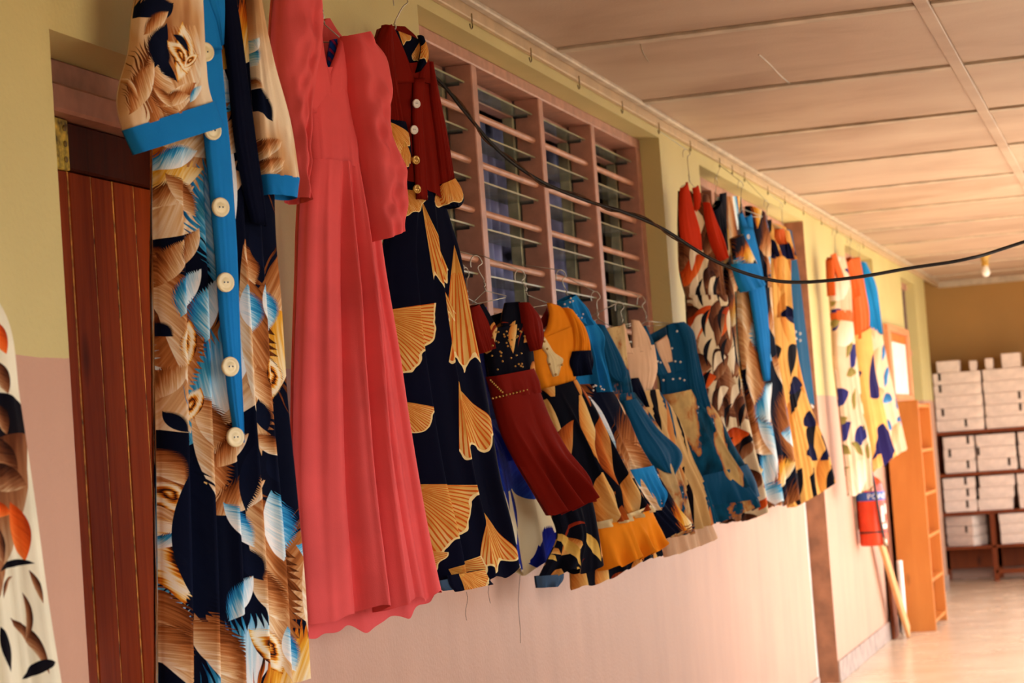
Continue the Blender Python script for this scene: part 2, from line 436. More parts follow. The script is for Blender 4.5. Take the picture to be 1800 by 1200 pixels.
M['card'] = plain('white_cardboard', (234, 214, 200), .8, .1, var=.05, scale=9)
M['cardseam'] = plain('card_shadow_gap', (150, 92, 60), .9, .1)
M['slot'] = plain('dark_hand_hole', (34, 22, 18), .9, .05)
M['tan'] = plain('brown_print_mark', (196, 110, 56), .8, .1)
M['paper'] = plain('white_notice_paper', (238, 222, 210), .8, .1, var=.03)
M['corkframe'] = wood('orange_notice_frame', (206, 128, 84), (222, 150, 104), 10., .5)
M['header'] = plain('orange_header_strip', (226, 112, 40), .7)
M['red'] = plain('red_enamel', (226, 64, 22), .25, .5, var=.05)
M['blueband'] = plain('blue_label', (40, 84, 170), .4, .4, var=.04)
M['white'] = plain('white_enamel', (240, 234, 226), .4, .4, var=.03)
M['rubber'] = plain('black_rubber_hose', (52, 46, 46), .5, .3)
M['brass'] = plain('yellowed_lamp_holder', (206, 160, 66), .4, .4)
M['button'] = plain('cream_plastic_button', (232, 216, 170), .3, .5, var=.05)
M['pearl'] = plain('pearl_bead', (232, 226, 214), .2, .6, var=.02)
M['goldbead'] = plain('gold_bead', (206, 160, 80), .25, .6, metal=.5, var=.05)
def glass_mat():
    nb = NB('louvre_glass'); t = nb.node('ShaderNodeBsdfTransparent'); t.inputs[0].default_value = (.80, .84, .80, 1)
    g = nb.node('ShaderNodeBsdfGlossy'); g.inputs[0].default_value = (.9, .95, .9, 1); g.inputs[1].default_value = .08
    d = nb.node('ShaderNodeBsdfDiffuse'); d.inputs[0].default_value = (.42, .42, .34, 1)
    fr = nb.node('ShaderNodeFresnel'); fr.inputs[0].default_value = 1.5
    mx = nb.node('ShaderNodeMixShader'); nb.nt.links.new(fr.outputs[0], mx.inputs[0]); nb.nt.links.new(t.outputs[0], mx.inputs[1]); nb.nt.links.new(g.outputs[0], mx.inputs[2])
    dust = nb.ramp(nb.noise(nb.geo(), 9., 4.), [(.3, (70, 70, 70)), (.75, (180, 180, 180))])
    m2 = nb.node('ShaderNodeMixShader'); nb.put(m2.inputs[0], dust); nb.nt.links.new(mx.outputs[0], m2.inputs[1]); nb.nt.links.new(d.outputs[0], m2.inputs[2])
    nb.nt.links.new(m2.outputs[0], nb.out.inputs[0]); return nb.mat
M['glass'] = glass_mat()
M['glassedge'] = plain('glass_edge', (150, 148, 104), .3, .5)
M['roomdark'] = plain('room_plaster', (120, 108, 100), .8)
M['ground'] = plain('sunlit_ground', (170, 164, 150), .9, .1, var=.1, scale=2)

# ------------------------------------------------------------------ the setting
H = 2.705; XB = -.25; YE = 20.45; YN = -3.0
def struct(name, mb, mat, label=None): 
    o = mb.build(name, mat); o['kind'] = 'structure'
    if label: o['label'] = label
    return o
D1 = (3.51, 4.30, 0, 2.198); W1 = (5.64, 8.675, 1.30, 2.622); W2 = (9.48, 11.68, 1.30, 2.60); D2 = (11.68, 12.45, 0, 2.60)
W3 = (14.19, 15.64, 1.25, 2.595); W4 = (17.45, 18.45, 1.55, 2.575)
wl = MB()
YL = 19.3
def seg(y0, y1, z0, z1): wl.box(XB, 0, y0, y1, z0, z1)
seg(D1[1], W1[0], 0, H+.02); seg(W1[0], W1[1], 0, W1[2]); seg(W1[0], W1[1], W1[3], H+.02); seg(W1[1], W2[0], 0, H+.02)
seg(W2[0], W2[1], 0, W2[2]); seg(W2[0], D2[1], W2[3], H+.02); seg(D2[1], W3[0], 0, H+.02)
seg(W3[0], W3[1], 0, W3[2]); seg(W3[0], W3[1], W3[3], H+.02); seg(W3[1], W4[0], 0, H+.02)
seg(W4[0], W4[1], 0, W4[2]); seg(W4[0], W4[1], W4[3], H+.02); seg(W4[1], YL, 0, H+.02); seg(D1[0], D1[1], D1[3], H+.02)
wl.box(XB, -.14, YL, YE, 0, H+.02)
wl.box(XB, .003, YN, D1[0]-.004, 0, H+.02)                       # pier left of the door, slightly proud
struct('wall_left', wl, M['wall'])
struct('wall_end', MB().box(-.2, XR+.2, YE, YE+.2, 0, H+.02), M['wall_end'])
struct('wall_back', MB().box(XB, XR+.2, YN-.2, YN, 0, H+.02), M['wall'])
wr = MB(); y = YN
for (y0, y1, z0, z1) in OPEN:
    wr.box(XR, XR+.2, y, y0, 0, H+.02); wr.box(XR, XR+.2, y0, y1, z1, H+.02)
    if z0 > .1: wr.box(XR, XR+.2, y0, y1, 0, z0)
    y = y1
wr.box(XR, XR+.2, y, YE, 0, H+.02)
struct('wall_right', wr, M['wall'])
struct('floor', MB().box(-1.9, XR+.2, YN, YE, -.1, 0), M['floor'])
struct('ground', MB().box(XR+.2, 30, -20, 45, -.15, -.03), M['ground'])
# dark rooms behind the windows
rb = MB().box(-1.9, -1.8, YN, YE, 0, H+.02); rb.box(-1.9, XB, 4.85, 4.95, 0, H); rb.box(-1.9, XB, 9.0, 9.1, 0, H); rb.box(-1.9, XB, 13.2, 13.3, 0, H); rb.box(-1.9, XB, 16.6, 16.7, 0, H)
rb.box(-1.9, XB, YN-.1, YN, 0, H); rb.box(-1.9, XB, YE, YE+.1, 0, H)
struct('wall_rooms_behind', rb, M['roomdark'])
# ceiling: boards and battens as parts
ceil = empty('ceiling'); ceil['kind'] = 'structure'
slab = MB().box(-1.9, XR+.2, YN, YE+.2, H+.012, H+.15).build('slab', M['roomdark'], ceil)
pm = None; YS0 = 6.96-1.267*8; NP = 22
for i in range(NP):
    for j, (x0, x1) in enumerate(((.004, 1.23), (1.23, XR))):
        y0 = YS0+i*1.267; y1 = y0+1.267
        if y1 < YN or y0 > YE: continue
        MB().box(x0+.004, x1-.004, y0+.004, min(y1, YE)-.004, H-.002, H+.012, .002).build('ceiling_board', M['ceil'], ceil)
for i in range(NP):
    y0 = YS0+i*1.267
    if y0 < YN or y0 > YE-.1: continue
    MB().box(.03, 1.205, y0-.03, y0+.03, H-.012, H-.001, .002).build('batten', M['batten'], ceil)
    MB().box(1.255, XR, y0-.03, y0+.03, H-.012, H-.001, .002).build('batten', M['batten'], ceil)
MB().box(1.207, 1.253, YN, YE, H-.016, H-.001, .003).build('batten', M['ceil'], ceil)
MB().box(.022, .05, YN, YE, H-.018, H-.001, .004).build('edge_batten', M['batten'], ceil)
struct('trim_1', MB().box(.0005, .021, YN, YE, H-.05, H-.001, .003), plain('pinkish_strip_paint', (196, 166, 128), .5, var=.03), 'pinkish wooden strip along top of the yellow wall')
MB().box(.02, XR, YE-.03, YE, H-.06, H-.001, .005).build('edge_batten', M['batten'], ceil)
MB().tube(smooth_path([onz(1334, 96, H-.003), onz(1352, 112, H-.003), onz(1372, 133, H-.003), onz(1392, 150, H-.003)], 4), .003, 5).build('paint_flake', M['batten'], ceil)
MB().tube(smooth_path([onz(1126, 76, H-.003), onz(1130, 92, H-.003), onz(1140, 108, H-.003)], 4), .0015, 5).build('hairline_crack', M['hook'], ceil)
for n_, (a, b) in enumerate(((12.45, 14.85),)):
    struct('baseboard_left', MB().box(0, .012, a, b, 0, .12, .003).box(0, .012, D1[1], D2[0], 0, .12, .003).box(0, .012, 14.85, YL, 0, .12, .003), M['skirting'])

# door 1
d1 = empty('door_1', (-.15, D1[0], 0)); tag(d1, 'dark red varnished plank door with rusty brass hinge', None, None, 'structure')
def dpart(mb, name, mat, par=d1):
    o = mb.build(name, mat, par); return o
W_ = D1[1]-D1[0]
dpart(MB().box(-.02, .055, .0, W_, 2.09, 2.145, .006).box(-.02, .03, .0, W_, 2.145, 2.198, .004), 'frame_head', M['pink'])
dpart(MB().box(-.02, .05, W_-.06, W_, 0, 2.09, .004), 'frame_jamb', M['pink'])
dpart(MB().box(-.02, .05, 0, .03, 0, 2.09, .004), 'frame_jamb', M['pink'])
dpart(MB().box(-.045, -.022, .03, W_-.06, .01, 2.085), 'door_backing', M['doordark'])
dpart(MB().box(-.022, .012, .03, W_-.06, 1.995, 2.088, .004), 'top_rail', M['doordark'])
PB = [.03, .135, .2295, .324, .4185, .513, .6075, W_-.06]
for k in range(7):
    dpart(MB().box(-.022, .004+.0015*(k % 2), PB[k]+.003, PB[k+1]-.003, .01, 1.993, .002), 'plank', M['doorwood'])
    if k: dpart(MB().box(-.022, .0035, PB[k]-.0025, PB[k]+.0025, .02, 1.993), 'seam', M['seam'])
hg = dpart(MB().box(.012, .022, .215, .302, 1.99, 2.088, .002), 'hinge', M['hinge'])
for zz in (2.01, 2.04, 2.07): MB().lathe([(.006, 0), (.006, .002), (.002, .0035)], 10, (0, 0, 0), 'z').build('screw', M['hook'], hg).matrix_local = Matrix.Translation((.022, .285, zz)) @ Matrix.Rotation(math.pi/2, 4, 'Y')

# louvre windows
def louvre_window(name, label, W, mull, bars, blades, zr0, zb0, curtains, xf=-.08):
    y0, y1, z0, z1 = W
    r = empty(name, (0, y0, z0)); tag(r, label, None, None, 'structure')
    T = lambda mb, nm, mt: mb.build(nm, mt, r)
    h = z1-z0
    T(MB().box(xf-.14, xf, 0, y1-y0, h-.04, h, .004), 'frame_head', M['pink'])
    T(MB().box(xf-.14, xf+.0, 0, y1-y0, 0, .06, .004), 'frame_sill', M['pink'])
    ed = [0] + [m-y0 for m in mull] + [y1-y0]
    fr = [(0, .05)] + [(m-y0-.055, m-y0) for m in mull] + [(y1-y0-.075, y1-y0)]
    for k, (a, b) in enumerate(fr):
        T(MB().box(xf-.085, xf, a, b, .06, h-.04, .003), 'mullion' if 0 < k < len(fr)-1 else 'frame_jamb', M['pink'])
    rod = blade = None
    for k in range(len(fr)-1):
        a = fr[k][1]; b = fr[k+1][0]; w = b-a
        T(MB().box(xf-.135, xf-.09, a, b, h-.10, h-.041, .003), 'inner_head', M['pink'])
        for yy in (a+.001, b-.023):
            T(MB().box(xf-.125, xf-.088, yy, yy+.022, .06, h-.10, .002), 'channel', M['alu'])
        for q in range(bars):
            z = zr0-.1505*q-z0
            if z < .09: break
            T(MB().tube([(xf-.03, a-.002, z), (xf-.03, b+.002, z)], .0108, 10), 'rod', M['pinkrod'])
        for q in range(blades):
            z = zb0-.146*q-z0
            if z < .08: break
            g = T(MB().box(xf-.135, xf-.025, a+.003, b-.003, z, z+.005), 'louvre_blade', M['glass'])
            MB().box(xf-.0253, xf-.0235, a+.003, b-.003, z, z+.005).build('polished_edge', M['glassedge'], g)
            e = MB().box(xf-.13, xf-.04, b-.0055, b-.002, z-.006, z+.011).build('blade_clip', M['rubber'], g)
    for k, mt in enumerate(curtains):
        a = fr[k][1]; b = fr[k+1][0]
        n = 60; v = []; f = []; rs = random.Random(k+3)
        ph = [rs.uniform(0, 6) for _ in range(3)]
        for zi in range(2):
            for i in range(n+1):
                t = i/n; v.append((-.36+.02*math.sin(t*38+ph[0])+.012*math.sin(t*71+ph[1]), a-.03+(b-a+.06+(.28 if k == 3 else 0))*t, .02+zi*(h-.06)))
        for i in range(n): f.append((i, i+1, n+2+i, n+1+i))
        mesh_obj('curtain', v, f, mt, r, True)
    return r
M['curtblue'] = plain('blue_grey_curtain', (130, 136, 176), .9, .1, var=.4, scale=6)
M['curttan'] = plain('olive_curtain', (150, 140, 86), .9, .1, var=.3, scale=6)
louvre_window('window_1', 'pink framed louvre window with four bays and round rods', W1, [6.43, 7.19, 7.91], 9, 10, 2.44, 2.525, [M['curtblue']]*4)
louvre_window('window_2', 'pink framed louvre window behind the hook-hung dresses', W2, [10.21, 10.95], 9, 10, 2.42, 2.50, [M['curttan'], M['curtblue'], M['curtblue']])
louvre_window('window_3', 'narrow louvre window behind the far orange and blue dresses', W3, [14.9], 9, 10, 2.42, 2.50, [M['curttan']]*2)
w4 = empty('window_4', (0, W4[0], W4[2])); tag(w4, 'tall dark barred window at far end of left wall', None, None, 'structure')
h4 = W4[3]-W4[2]; b4 = W4[1]-W4[0]
M['bar'] = plain('dull_brown_bar', (120, 92, 84), .6)
MB().box(-.2, -.19, 0, b4, 0, h4).build('pane', M['black'], w4)
for z in (0, h4*.42, h4-.05): MB().box(-.12, -.06, 0, b4, z, z+.05, .004).build('frame_rail', M['pink'], w4)
for k in range(6): MB().box(-.12, -.08, b4*k/5-.02*(k/5)-.0, b4*k/5+.03-.03*(k/5), 0.0, h4, .003).build('bar', M['bar'], w4)

# door 2
d2 = empty('door_2', (0, D2[0], 0)); tag(d2, 'pale door with thin frame in the narrow opening past the wall', None, None, 'structure')
wd = D2[1]-D2[0]
MB().box(-.2, -.16, .03, wd-.03, 0, 2.56, .003).build('door_leaf', M['white'], d2)
MB().box(-.155, -.11, wd-.05, wd-.001, 0, 2.56, .004).build('frame_jamb', M['white'], d2)
MB().box(-.155, -.11, 0, wd, 2.56, 2.599, .004).build('frame_head', M['pink'], d2)
MB().box(-.249, -.0005, wd-.0008, wd, .0, 2.598).build('reveal', M['brownreveal'], d2)

# ------------------------------------------------------------------ garments
# A garment hangs in its own upright plane: anchor pixel and its distance from the wall, turned by alpha towards the corridor.
class Garment:
    def __init__(s, name, label, cat, anchor, x, alpha, hem, group=None):
        a = math.radians(alpha)
        s.X = np.array([math.sin(a), math.cos(a), 0]); s.n = np.array([math.cos(a), -math.sin(a), 0])
        s.A = onx(anchor[0], anchor[1], x); s.A[2] = 0
        s.z0 = s.loc0(*hem)[1]
        s.root = empty(name, (s.A[0], s.A[1], s.z0), math.pi/2-a); tag(s.root, label, cat, group)
    def loc0(s, px, py, d=0.):
        r = ray(px, py); t = ((s.A + d*s.n - CAM)@s.n)/(r@s.n); p = CAM + r*t
        return np.array([(p-s.A)@s.X, p[2]])
    def uvd(s, px, py, d=.045): q = s.loc0(px, py, d); return float(q[0]), float(q[1])
    def pt(s, px, py, d=0.):
        q = s.loc0(px, py, d); return np.array([q[0], -d, q[1]-s.z0])
    def world(s, px, py, d=0.):
        q = s.loc0(px, py, d); return s.A + s.X*q[0] + s.n*d + np.array([0, 0, q[1]])
    def loft(s, name, rows, mat, t=.03, tb=None, follow=None, amp=.006, nf=4, seed=1, pleat=0, pd=.012, hem=0., drop=0., n=44, m=44, d=0., d1=None, grow=1., parent=None, bulge=.5, jump=.13, round_=.0, wr=0., ridges=()):
        rs = np.random.RandomState(seed); K = len(rows); tb = t*.6 if tb is None else tb
        d1 = d if d1 is None else d1
        ctrl = []
        ys = np.array([(r[1]+r[3])/2 for r in rows], float); fr = (ys-ys[0])/max(1e-6, ys[-1]-ys[0])
        for r, f in zip(rows, fr):
            dd = r[4] if len(r) > 4 else d+(d1-d)*f
            L = s.loc0(r[0], r[1], dd); R = s.loc0(r[2], r[3], dd); ctrl.append([*L, *R, dd])
        ctrl = np.array(ctrl)
        seg_ = np.r_[0, np.cumsum(np.hypot(*(np.diff((ctrl[:, :2]+ctrl[:, 2:4])/2, axis=0).T))+1e-4)]; T = seg_/seg_[-1]
        # Catmull-Rom through the control rows
        tt = np.linspace(0, 1, m+1); Q = np.zeros((m+1, 5))
        tan = np.gradient(ctrl, T, axis=0) if K > 2 else np.repeat((ctrl[1:]-ctrl[:1])/(T[1]-T[0]), 2, axis=0)
        for i, x in enumerate(tt):
            k = min(max(np.searchsorted(T, x, 'right')-1, 0), K-2); h = T[k+1]-T[k]; q = (x-T[k])/h
            Q[i] = (2*q**3-3*q**2+1)*ctrl[k] + (q**3-2*q**2+q)*h*tan[k] + (-2*q**3+3*q**2)*ctrl[k+1] + (q**3-q**2)*h*tan[k+1]
        a = np.linspace(0, 1, n+1)
        A_, V_ = np.meshgrid(a, tt)
        # folds running down the cloth
        fold = np.zeros_like(A_); K2 = max(3, int(nf*2.4))
        for k in range(K2):
            a0 = (k+rs.uniform(.15, .85))/K2; w = rs.uniform(.3, .9)/K2; dr = rs.uniform(-.07, .07); v0 = rs.uniform(-.5, .45); ph = rs.uniform(0, 6)
            x = (A_-.5)*(1+0*V_)+.5 - a0 - dr*(V_-.5) - .012*np.sin(4*V_+ph); x = x/w
            fold += rs.choice([-1, 1.4])*rs.uniform(.5, 1)*np.exp(-x*x)*(1+.55*np.tanh(2*x))*np.clip((V_-v0)/.45, 0, 1)
        wrk = np.zeros_like(A_)
        if wr:
            for k in range(7):
                fa, fv, ph = rs.uniform(-2.5, 2.5), rs.uniform(2, 7), rs.uniform(0, 6)
                wrk += wr*np.sin(2*np.pi*(fa*A_+fv*V_)+ph+1.5*np.sin(3*A_+2*V_*ph))
        env = (V_**grow)*np.clip(np.minimum(A_, 1-A_)*9, .25, 1)
        sh0 = np.clip(1-(2*A_-1)**2, 0, 1); depth = amp*fold*env + amp*wrk*sh0
        for (at, ab, w, am) in ridges: 
            x = (A_-at-(ab-at)*V_-.01*np.sin(5*V_+at*20))/w; depth = depth + am*np.exp(-x*x)*(1+.6*np.tanh(3*x))*np.clip(V_*3+.15, 0, 1)*sh0
        ju = np.zeros_like(A_)
        if pleat:
            w = A_*pleat+.06*np.sin(3*V_)*0; fr_ = w-np.floor(w+1e-9); fr_[:, -1] = 1.; w2 = np.minimum(np.floor(w+1e-9), pleat-1)
            saw = np.where(fr_ < .86, fr_/.86, 1-(fr_-.86)/.14)
            depth = depth + pd*(saw-.5)*np.clip(V_*4, .15, 1); ju = w2*jump + np.where(fr_ > .86, (fr_-.86)/.14*jump, 0)
        sh = np.sqrt(np.clip(1-(2*A_-1)**2, 0, 1))**bulge
        if round_:
            vv = np.sqrt(np.clip(1-(2*V_-1)**2, 0, 1)); sh = sh*(1-round_+round_*vv)
        tl = t*np.ones_like(A_); front = tl*sh + depth
        hz = hem*(fold*.5)*np.clip((V_-.8)/.2, 0, 1)
        S_ = Q[:, 0:1]+(Q[:, 2:3]-Q[:, 0:1])*A_; Z_ = Q[:, 1:2]+(Q[:, 3:4]-Q[:, 1:2])*A_ + hz
        DD = Q[:, 4:5]
        if follow:
            back = front - follow
        else: back = -tb*sh + .4*depth[:, ::-1]*0 - .35*amp*fold*env
        Zb = Z_ - drop*np.clip((V_-.85)/.15, 0, 1)*(sh) if not follow else Z_
        V = np.concatenate([np.stack([S_, -(DD+front), Z_-s.z0], -1), np.stack([S_, -(DD+back), Zb-s.z0], -1)[:, ::-1]], 1)
        UV = np.concatenate([np.stack([S_+ju, Z_], -1), np.stack([S_+ju+.37, Zb], -1)[:, ::-1]], 1)
        c = 2*(n+1); i = np.arange(m)[:, None]*c; j = np.arange(c)[None, :]; j2 = (j+1) % c
        Fq = np.stack([i+j, i+c+j, i+c+j2, i+j2], -1).reshape(-1, 4)
        F2 = Fq.tolist()
        if follow:                      # a single thickness of cloth: close both ends
            for r0 in (0, m*c):
                for k in range(n): F2.append((r0+k, r0+k+1, r0+c-2-k, r0+c-1-k))
        return mesh_obj(name, V.reshape(-1, 3), F2, mat, parent or s.root, True, UV.reshape(-1, 2))
    def sheet(s, name, rows, mat, th=.004, **kw):
        kw.setdefault('t', .008); kw.setdefault('n', 16); kw.setdefault('m', 20); kw.setdefault('amp', .002); return s.loft(name, rows, mat, follow=th, **kw)
    def button(s, px, py, r, d, mat, parent=None, name='button'):
        p = s.pt(px, py, d)
        prof = [(r*.98, -.003), (r, 0), (r*.96, .0025), (r*.8, .003), (r*.7, .0018), (r*.45, .0012), (r*.4, .002), (.0005, .002)]
        o = MB().lathe(prof, 24, (0, 0, 0), 'y').build(name, mat, parent or s.root, True); o.location = tuple(map(float, p))
        for q in (-1, 1):
            hmb = MB().lathe([(r*.09, 0), (r*.09, .0006)], 8, (q*r*.2, -.002, 0), 'y').build('thread_hole', M['cable'], o)
        return o
    def beads(s, name, pts, r, d, mat):
        mb = MB()
        for px, py in pts:
            p = s.pt(px, py, d); prof = [(r*math.sin(k*math.pi/5+1e-3), r*-math.cos(k*math.pi/5)) for k in range(6)]; mb.lathe(prof, 7, tuple(p), 'y')
        o = mb.build(name, mat, s.root, True); o['kind'] = 'stuff'; return o

ROD_Z = [2.44-.1505*k for k in range(8)]; BAYS = [(5.72, 6.36), (6.45, 7.12), (7.21, 7.84), (7.93, 8.58)]
def hang_point(w):
    """where the hook of a hanger meets its support: a louvre rod under the window group, else a screw hook on the ceiling strip"""
    if 5.6 < w[1] < 8.75 and w[2] < 2.2:
        zr = min(ROD_Z, key=lambda z: abs(z-w[2])); bay = min(BAYS, key=lambda q: max(q[0]-w[1], w[1]-q[1], 0)); y = min(max(w[1], bay[0]), bay[1])
        return [np.array([-.092, y, zr+.012]), np.array([-.11, y, zr+.0125]), np.array([-.126, y, zr+.002])]
    y = min(HOOK_Y, key=lambda q: abs(q-w[1])); return [np.array([.03, y-.013, H-.075]), np.array([.024, y-.014, H-.083])]
HOOK_Y = [3.0, 4.15, 4.6, 5.0, 5.42, 6.07, 6.70, 7.31, 7.95, 8.58, 9.20, 9.86, 10.17, 10.49, 11.16, 11.70, 12.35, 13.04, 13.7, 14.35, 15.0]
def wire_hanger(label, g, hook, neck, left, right, d=0., top=None):
    """bent wire hanger: open hook, twisted neck, two shoulders and lower bar; hook = pixel of the top of the bend"""
    z0 = g.loc0(*hook, d)[1]
    H_ = np.array([*g.loc0(*hook, d)]); N_ = np.array([*g.loc0(*neck, d)]); L_ = np.array([*g.loc0(*left, d)]); R_ = np.array([*g.loc0(*right, d)])
    root = empty('wire_hanger', tuple(g.A + g.X*H_[0] + g.n*d + np.array([0, 0, z0])), g.root.rotation_euler[2])
    tag(root, label, 'hanger', 'wire hangers')
    P = lambda q: np.array([q[0]-H_[0], 0, q[1]-z0])
    nk = P(N_); r = .022
    arc = [nk] + [np.array([r*.2, 0, -r*1.6])] + [np.array([r*math.cos(a), 0, -r+r*math.sin(a)]) for a in np.linspace(0, math.pi, 8)] + [np.array([-r*.95, 0, -r*1.5])]
    MB().tube(smooth_path(arc, 3), .0016, 6).build('hook', M['steel'], root, True)
    W0 = g.A + g.X*H_[0] + g.n*d + np.array([0, 0, z0]); rot = Matrix.Rotation(-g.root.rotation_euler[2], 3, 'Z')
    tie = [np.array(rot @ Vector(q-W0)) for q in hang_point(W0)]
    MB().tube([np.array([0, 0, -.001])] + tie, .0014, 6).build('tie_wire', M['steel'], root, True)
    tw = [nk + np.array([.002*math.cos(k*1.3), .002*math.sin(k*1.3), -.003*k]) for k in range(11)]
    MB().tube(tw, .0022, 6).build('twist', M['steel'], root, True)
    b = tw[-1]
    MB().tube([P(L_), b, P(R_)], .0015, 6).build('shoulder_wire', M['steel'], root, True)
    MB().tube([P(L_)+np.array([.003, 0, -.004]), P(R_)+np.array([-.003, 0, -.004])], .0015, 6).build('bar_wire', M['steel'], root, True)
    return root

# ---- colours
c_blue = cloth('bright_blue_cotton', (24, 122, 196), .8, .12)
c_blueskirt = c_blue
c_navy = cloth('navy_cotton', (5, 9, 30), .85, .2)
c_pink = cloth('coral_pink_crepe', (228, 92, 92), .8, .14, .2)
c_burg = cloth('burgundy_velvet', (118, 21, 9), .8, .2, .03)
c_orange = cloth('orange_cotton', (232, 134, 22), .8, .25)
c_red = cloth('vermilion_cotton', (206, 54, 22), .8, .25)
c_teal = cloth('teal_chiffon', (8, 70, 104), .7, .35)
c_sky = cloth('sky_blue_ruffle', (30, 128, 190), .75, .4)
c_peach = cloth('peach_lining', (226, 184, 146), .75, .3)
c_rust = cloth('rust_satin', (206, 92, 36), .6, .4)
c_liningblue = cloth('faded_blue_lining', (62, 86, 112), .8, .3)
c_lace = cloth('cream_lace', (224, 200, 146), .9, .6)
c_tan = cloth('tan_tiedye', tiedye((206, 172, 116), (14, 76, 108), (160, 92, 44), .42, 3.))
def stripes(nb, uv, u, v):
    q = nb.mapping(uv, (0, 0, 0), .9, (1, 1, 1)); x, y, _ = nb.sep(q)
    f = nb.m('PINGPONG', y + (nb.noise(uv, 30.)-.5)*.01, .009)/.009
    return nb.ramp(f, [(.25, (150, 40, 96)), (.4, (24, 50, 132)), (.8, (24, 70, 170))])
c_stripe = cloth('striped_lining', stripes)

# ================= cream and brown flowered dress at the left edge
g = Garment('flowered_dress', 'cream dress printed with brown leaves and orange petals at left edge', 'dress', (30, 900), .16, 30, (60, 1260))
mot = [(-5,560,22,620,.5,.1,1),(0,630,24,690,.45,.1,0),(-10,700,24,760,.4,.2,0),(-20,760,40,840,.45,.1,0),(-30,830,55,850,.5,.1,0),(-20,890,28,900,.5,.1,1),(30,880,55,985,.35,.1,1),(0,925,12,990,.5,0,0),(0,1000,68,985,.16,.2,2),(5,1050,30,1010,.25,.2,0),(30,1080,100,1180,.16,.2,0),(0,1100,20,1180,.3,.1,2),(60,1000,85,1060,.2,.1,0),(50,1190,110,1160,.3,.2,2),(55,1040,62,1130,.12,.2,0)]
p_cream = cloth('cream_brown_floral', explicit_print([(*g.uvd(a, b), *g.uvd(c, d), w, be, pal) for (a, b, c, d, w, be, pal) in mot], [CREAMBROWN, ORANGE, DARK], layered((234, 226, 198), [(4, 2.6, CREAMBROWN, .26, .7, 1.2, 1.6, 0, .15), (5, 3, DARK, .1, .6, 1., 2., 0, .25)], 3), 0.))
g.loft('skirt', [(-190, 480, -30, 500), (-180, 560, 5, 560), (-175, 700, 28, 700), (-160, 900, 58, 900), (-150, 1050, 78, 1050), (-145, 1260, 112, 1260)], p_cream, .035, amp=.016, nf=4, seed=11, hem=.02)
g.loft('bodice', [(-180, 120, -60, 120), (-185, 300, -40, 300), (-190, 480, -30, 500)], p_cream, .035, amp=.006, seed=12)
sleeve_1 = g.loft('sleeve', [(-80, 120, -55, 120), (-60, 300, -20, 310), (-50, 420, -12, 425)], p_cream, .025, amp=.005, seed=13, d=.03)
wire_hanger('wire hanger holding the cream and brown dress beyond left edge', g, (-120, 20), (-120, 75), (-170, 125), (-70, 125))

# ================= long feather print dress with blue placket
g = Garment('feather_print_dress', 'long dress with brown and blue feather print, blue placket and cuffs', 'dress', (272, 700), .05, 34, (400, 1235))
mot = [(285,770,340,1000,.3,.1,0),(275,1000,345,1210,.35,.1,0),(430,430,470,800,.22,.1,0),(440,820,520,1200,.25,.1,0),(350,700,395,900,.3,.1,0),(355,1060,430,1230,.4,.1,0),(300,440,345,700,.25,.1,0),(250,215,335,40,.62,.1,0),(300,215,255,100,.45,.1,0),(268,30,300,10,.6,0,3),(285,70,282,130,.45,.15,3),(322,40,312,150,.42,.2,2),(345,150,290,175,.4,.2,0),(300,60,330,90,.4,.2,3),
 (278,288,345,262,.5,.1,1),(272,350,340,325,.55,.1,0),(300,300,345,380,.4,.1,0),(275,420,300,470,.6,.1,0),(290,500,318,420,.5,.1,0),(320,470,345,400,.4,.1,0),(285,560,310,590,.6,0,3),(312,555,345,470,.45,.2,1),(350,600,372,490,.5,.2,1),(330,650,335,560,.4,.1,2),(275,700,325,640,.55,.1,0),(352,690,392,800,.5,.15,0),(335,740,350,680,.5,.1,2),(300,720,330,760,.5,0,3),(280,780,330,850,.5,.2,0),(285,840,325,900,.55,.3,2),(300,900,335,1060,.5,.2,2),(278,960,338,935,.35,0,1),(345,800,365,1100,.34,0,3),(372,900,465,840,.5,.1,0),(395,880,445,960,.4,.1,1),(375,820,430,760,.5,.1,0),(440,780,432,900,.28,0,3),
 (425,420,450,500,.4,.1,0),(430,500,445,590,.6,.2,1),(465,500,482,580,.5,.2,1),(440,400,470,480,.4,0,3),(455,640,470,720,.5,.1,0),(475,620,488,700,.5,.1,2),(455,700,470,760,.5,0,3),(450,760,490,800,.5,.1,0),(470,800,490,850,.5,0,3),(482,860,500,985,.6,.2,1),(440,990,500,1090,.5,.1,0),(430,960,455,1020,.6,0,3),(400,1090,440,1010,.5,.1,1),(345,1080,420,1190,.5,.15,0),(440,1100,500,1180,.5,.2,2),(500,1100,525,1180,.5,0,1),(290,1090,340,1180,.6,.1,0),
 (450,60,470,110,.6,0,1),(460,130,485,200,.4,0,3),(455,270,505,240,.45,.1,0),(450,300,510,290,.4,0,0)]
mot_px = mot; mot = [(*g.uvd(a, b), *g.uvd(c, d), w, be, pal) for (a, b, c, d, w, be, pal) in mot]
p_feather = cloth('feather_print_cotton', explicit_print(mot, [BROWN, BLUE, GOLD, [(0., NAVY), (1., (10, 18, 42))]], feather_lattice(0)), .8, .15)
SLEEVE = [(232,20,300,5,.5,.1,3),(250,60,290,20,.4,.1,0),(262,120,285,40,.45,.15,3),(300,150,262,60,.3,.25,3),(292,70,330,130,.5,.2,2),(318,120,345,95,.4,.1,2),(225,200,262,110,.4,.1,0),(275,185,330,165,.4,.15,0),(262,150,300,190,.35,.2,0),(330,180,350,150,.4,.1,1),(240,180,222,130,.2,0,0),(440,30,455,70,.5,0,2),(455,90,470,60,.5,0,1),(448,120,478,150,.5,0,0),(470,150,492,210,.35,0,3),(450,200,475,250,.4,0,3),(455,280,510,240,.35,.1,0),(462,300,515,275,.4,.1,0)]
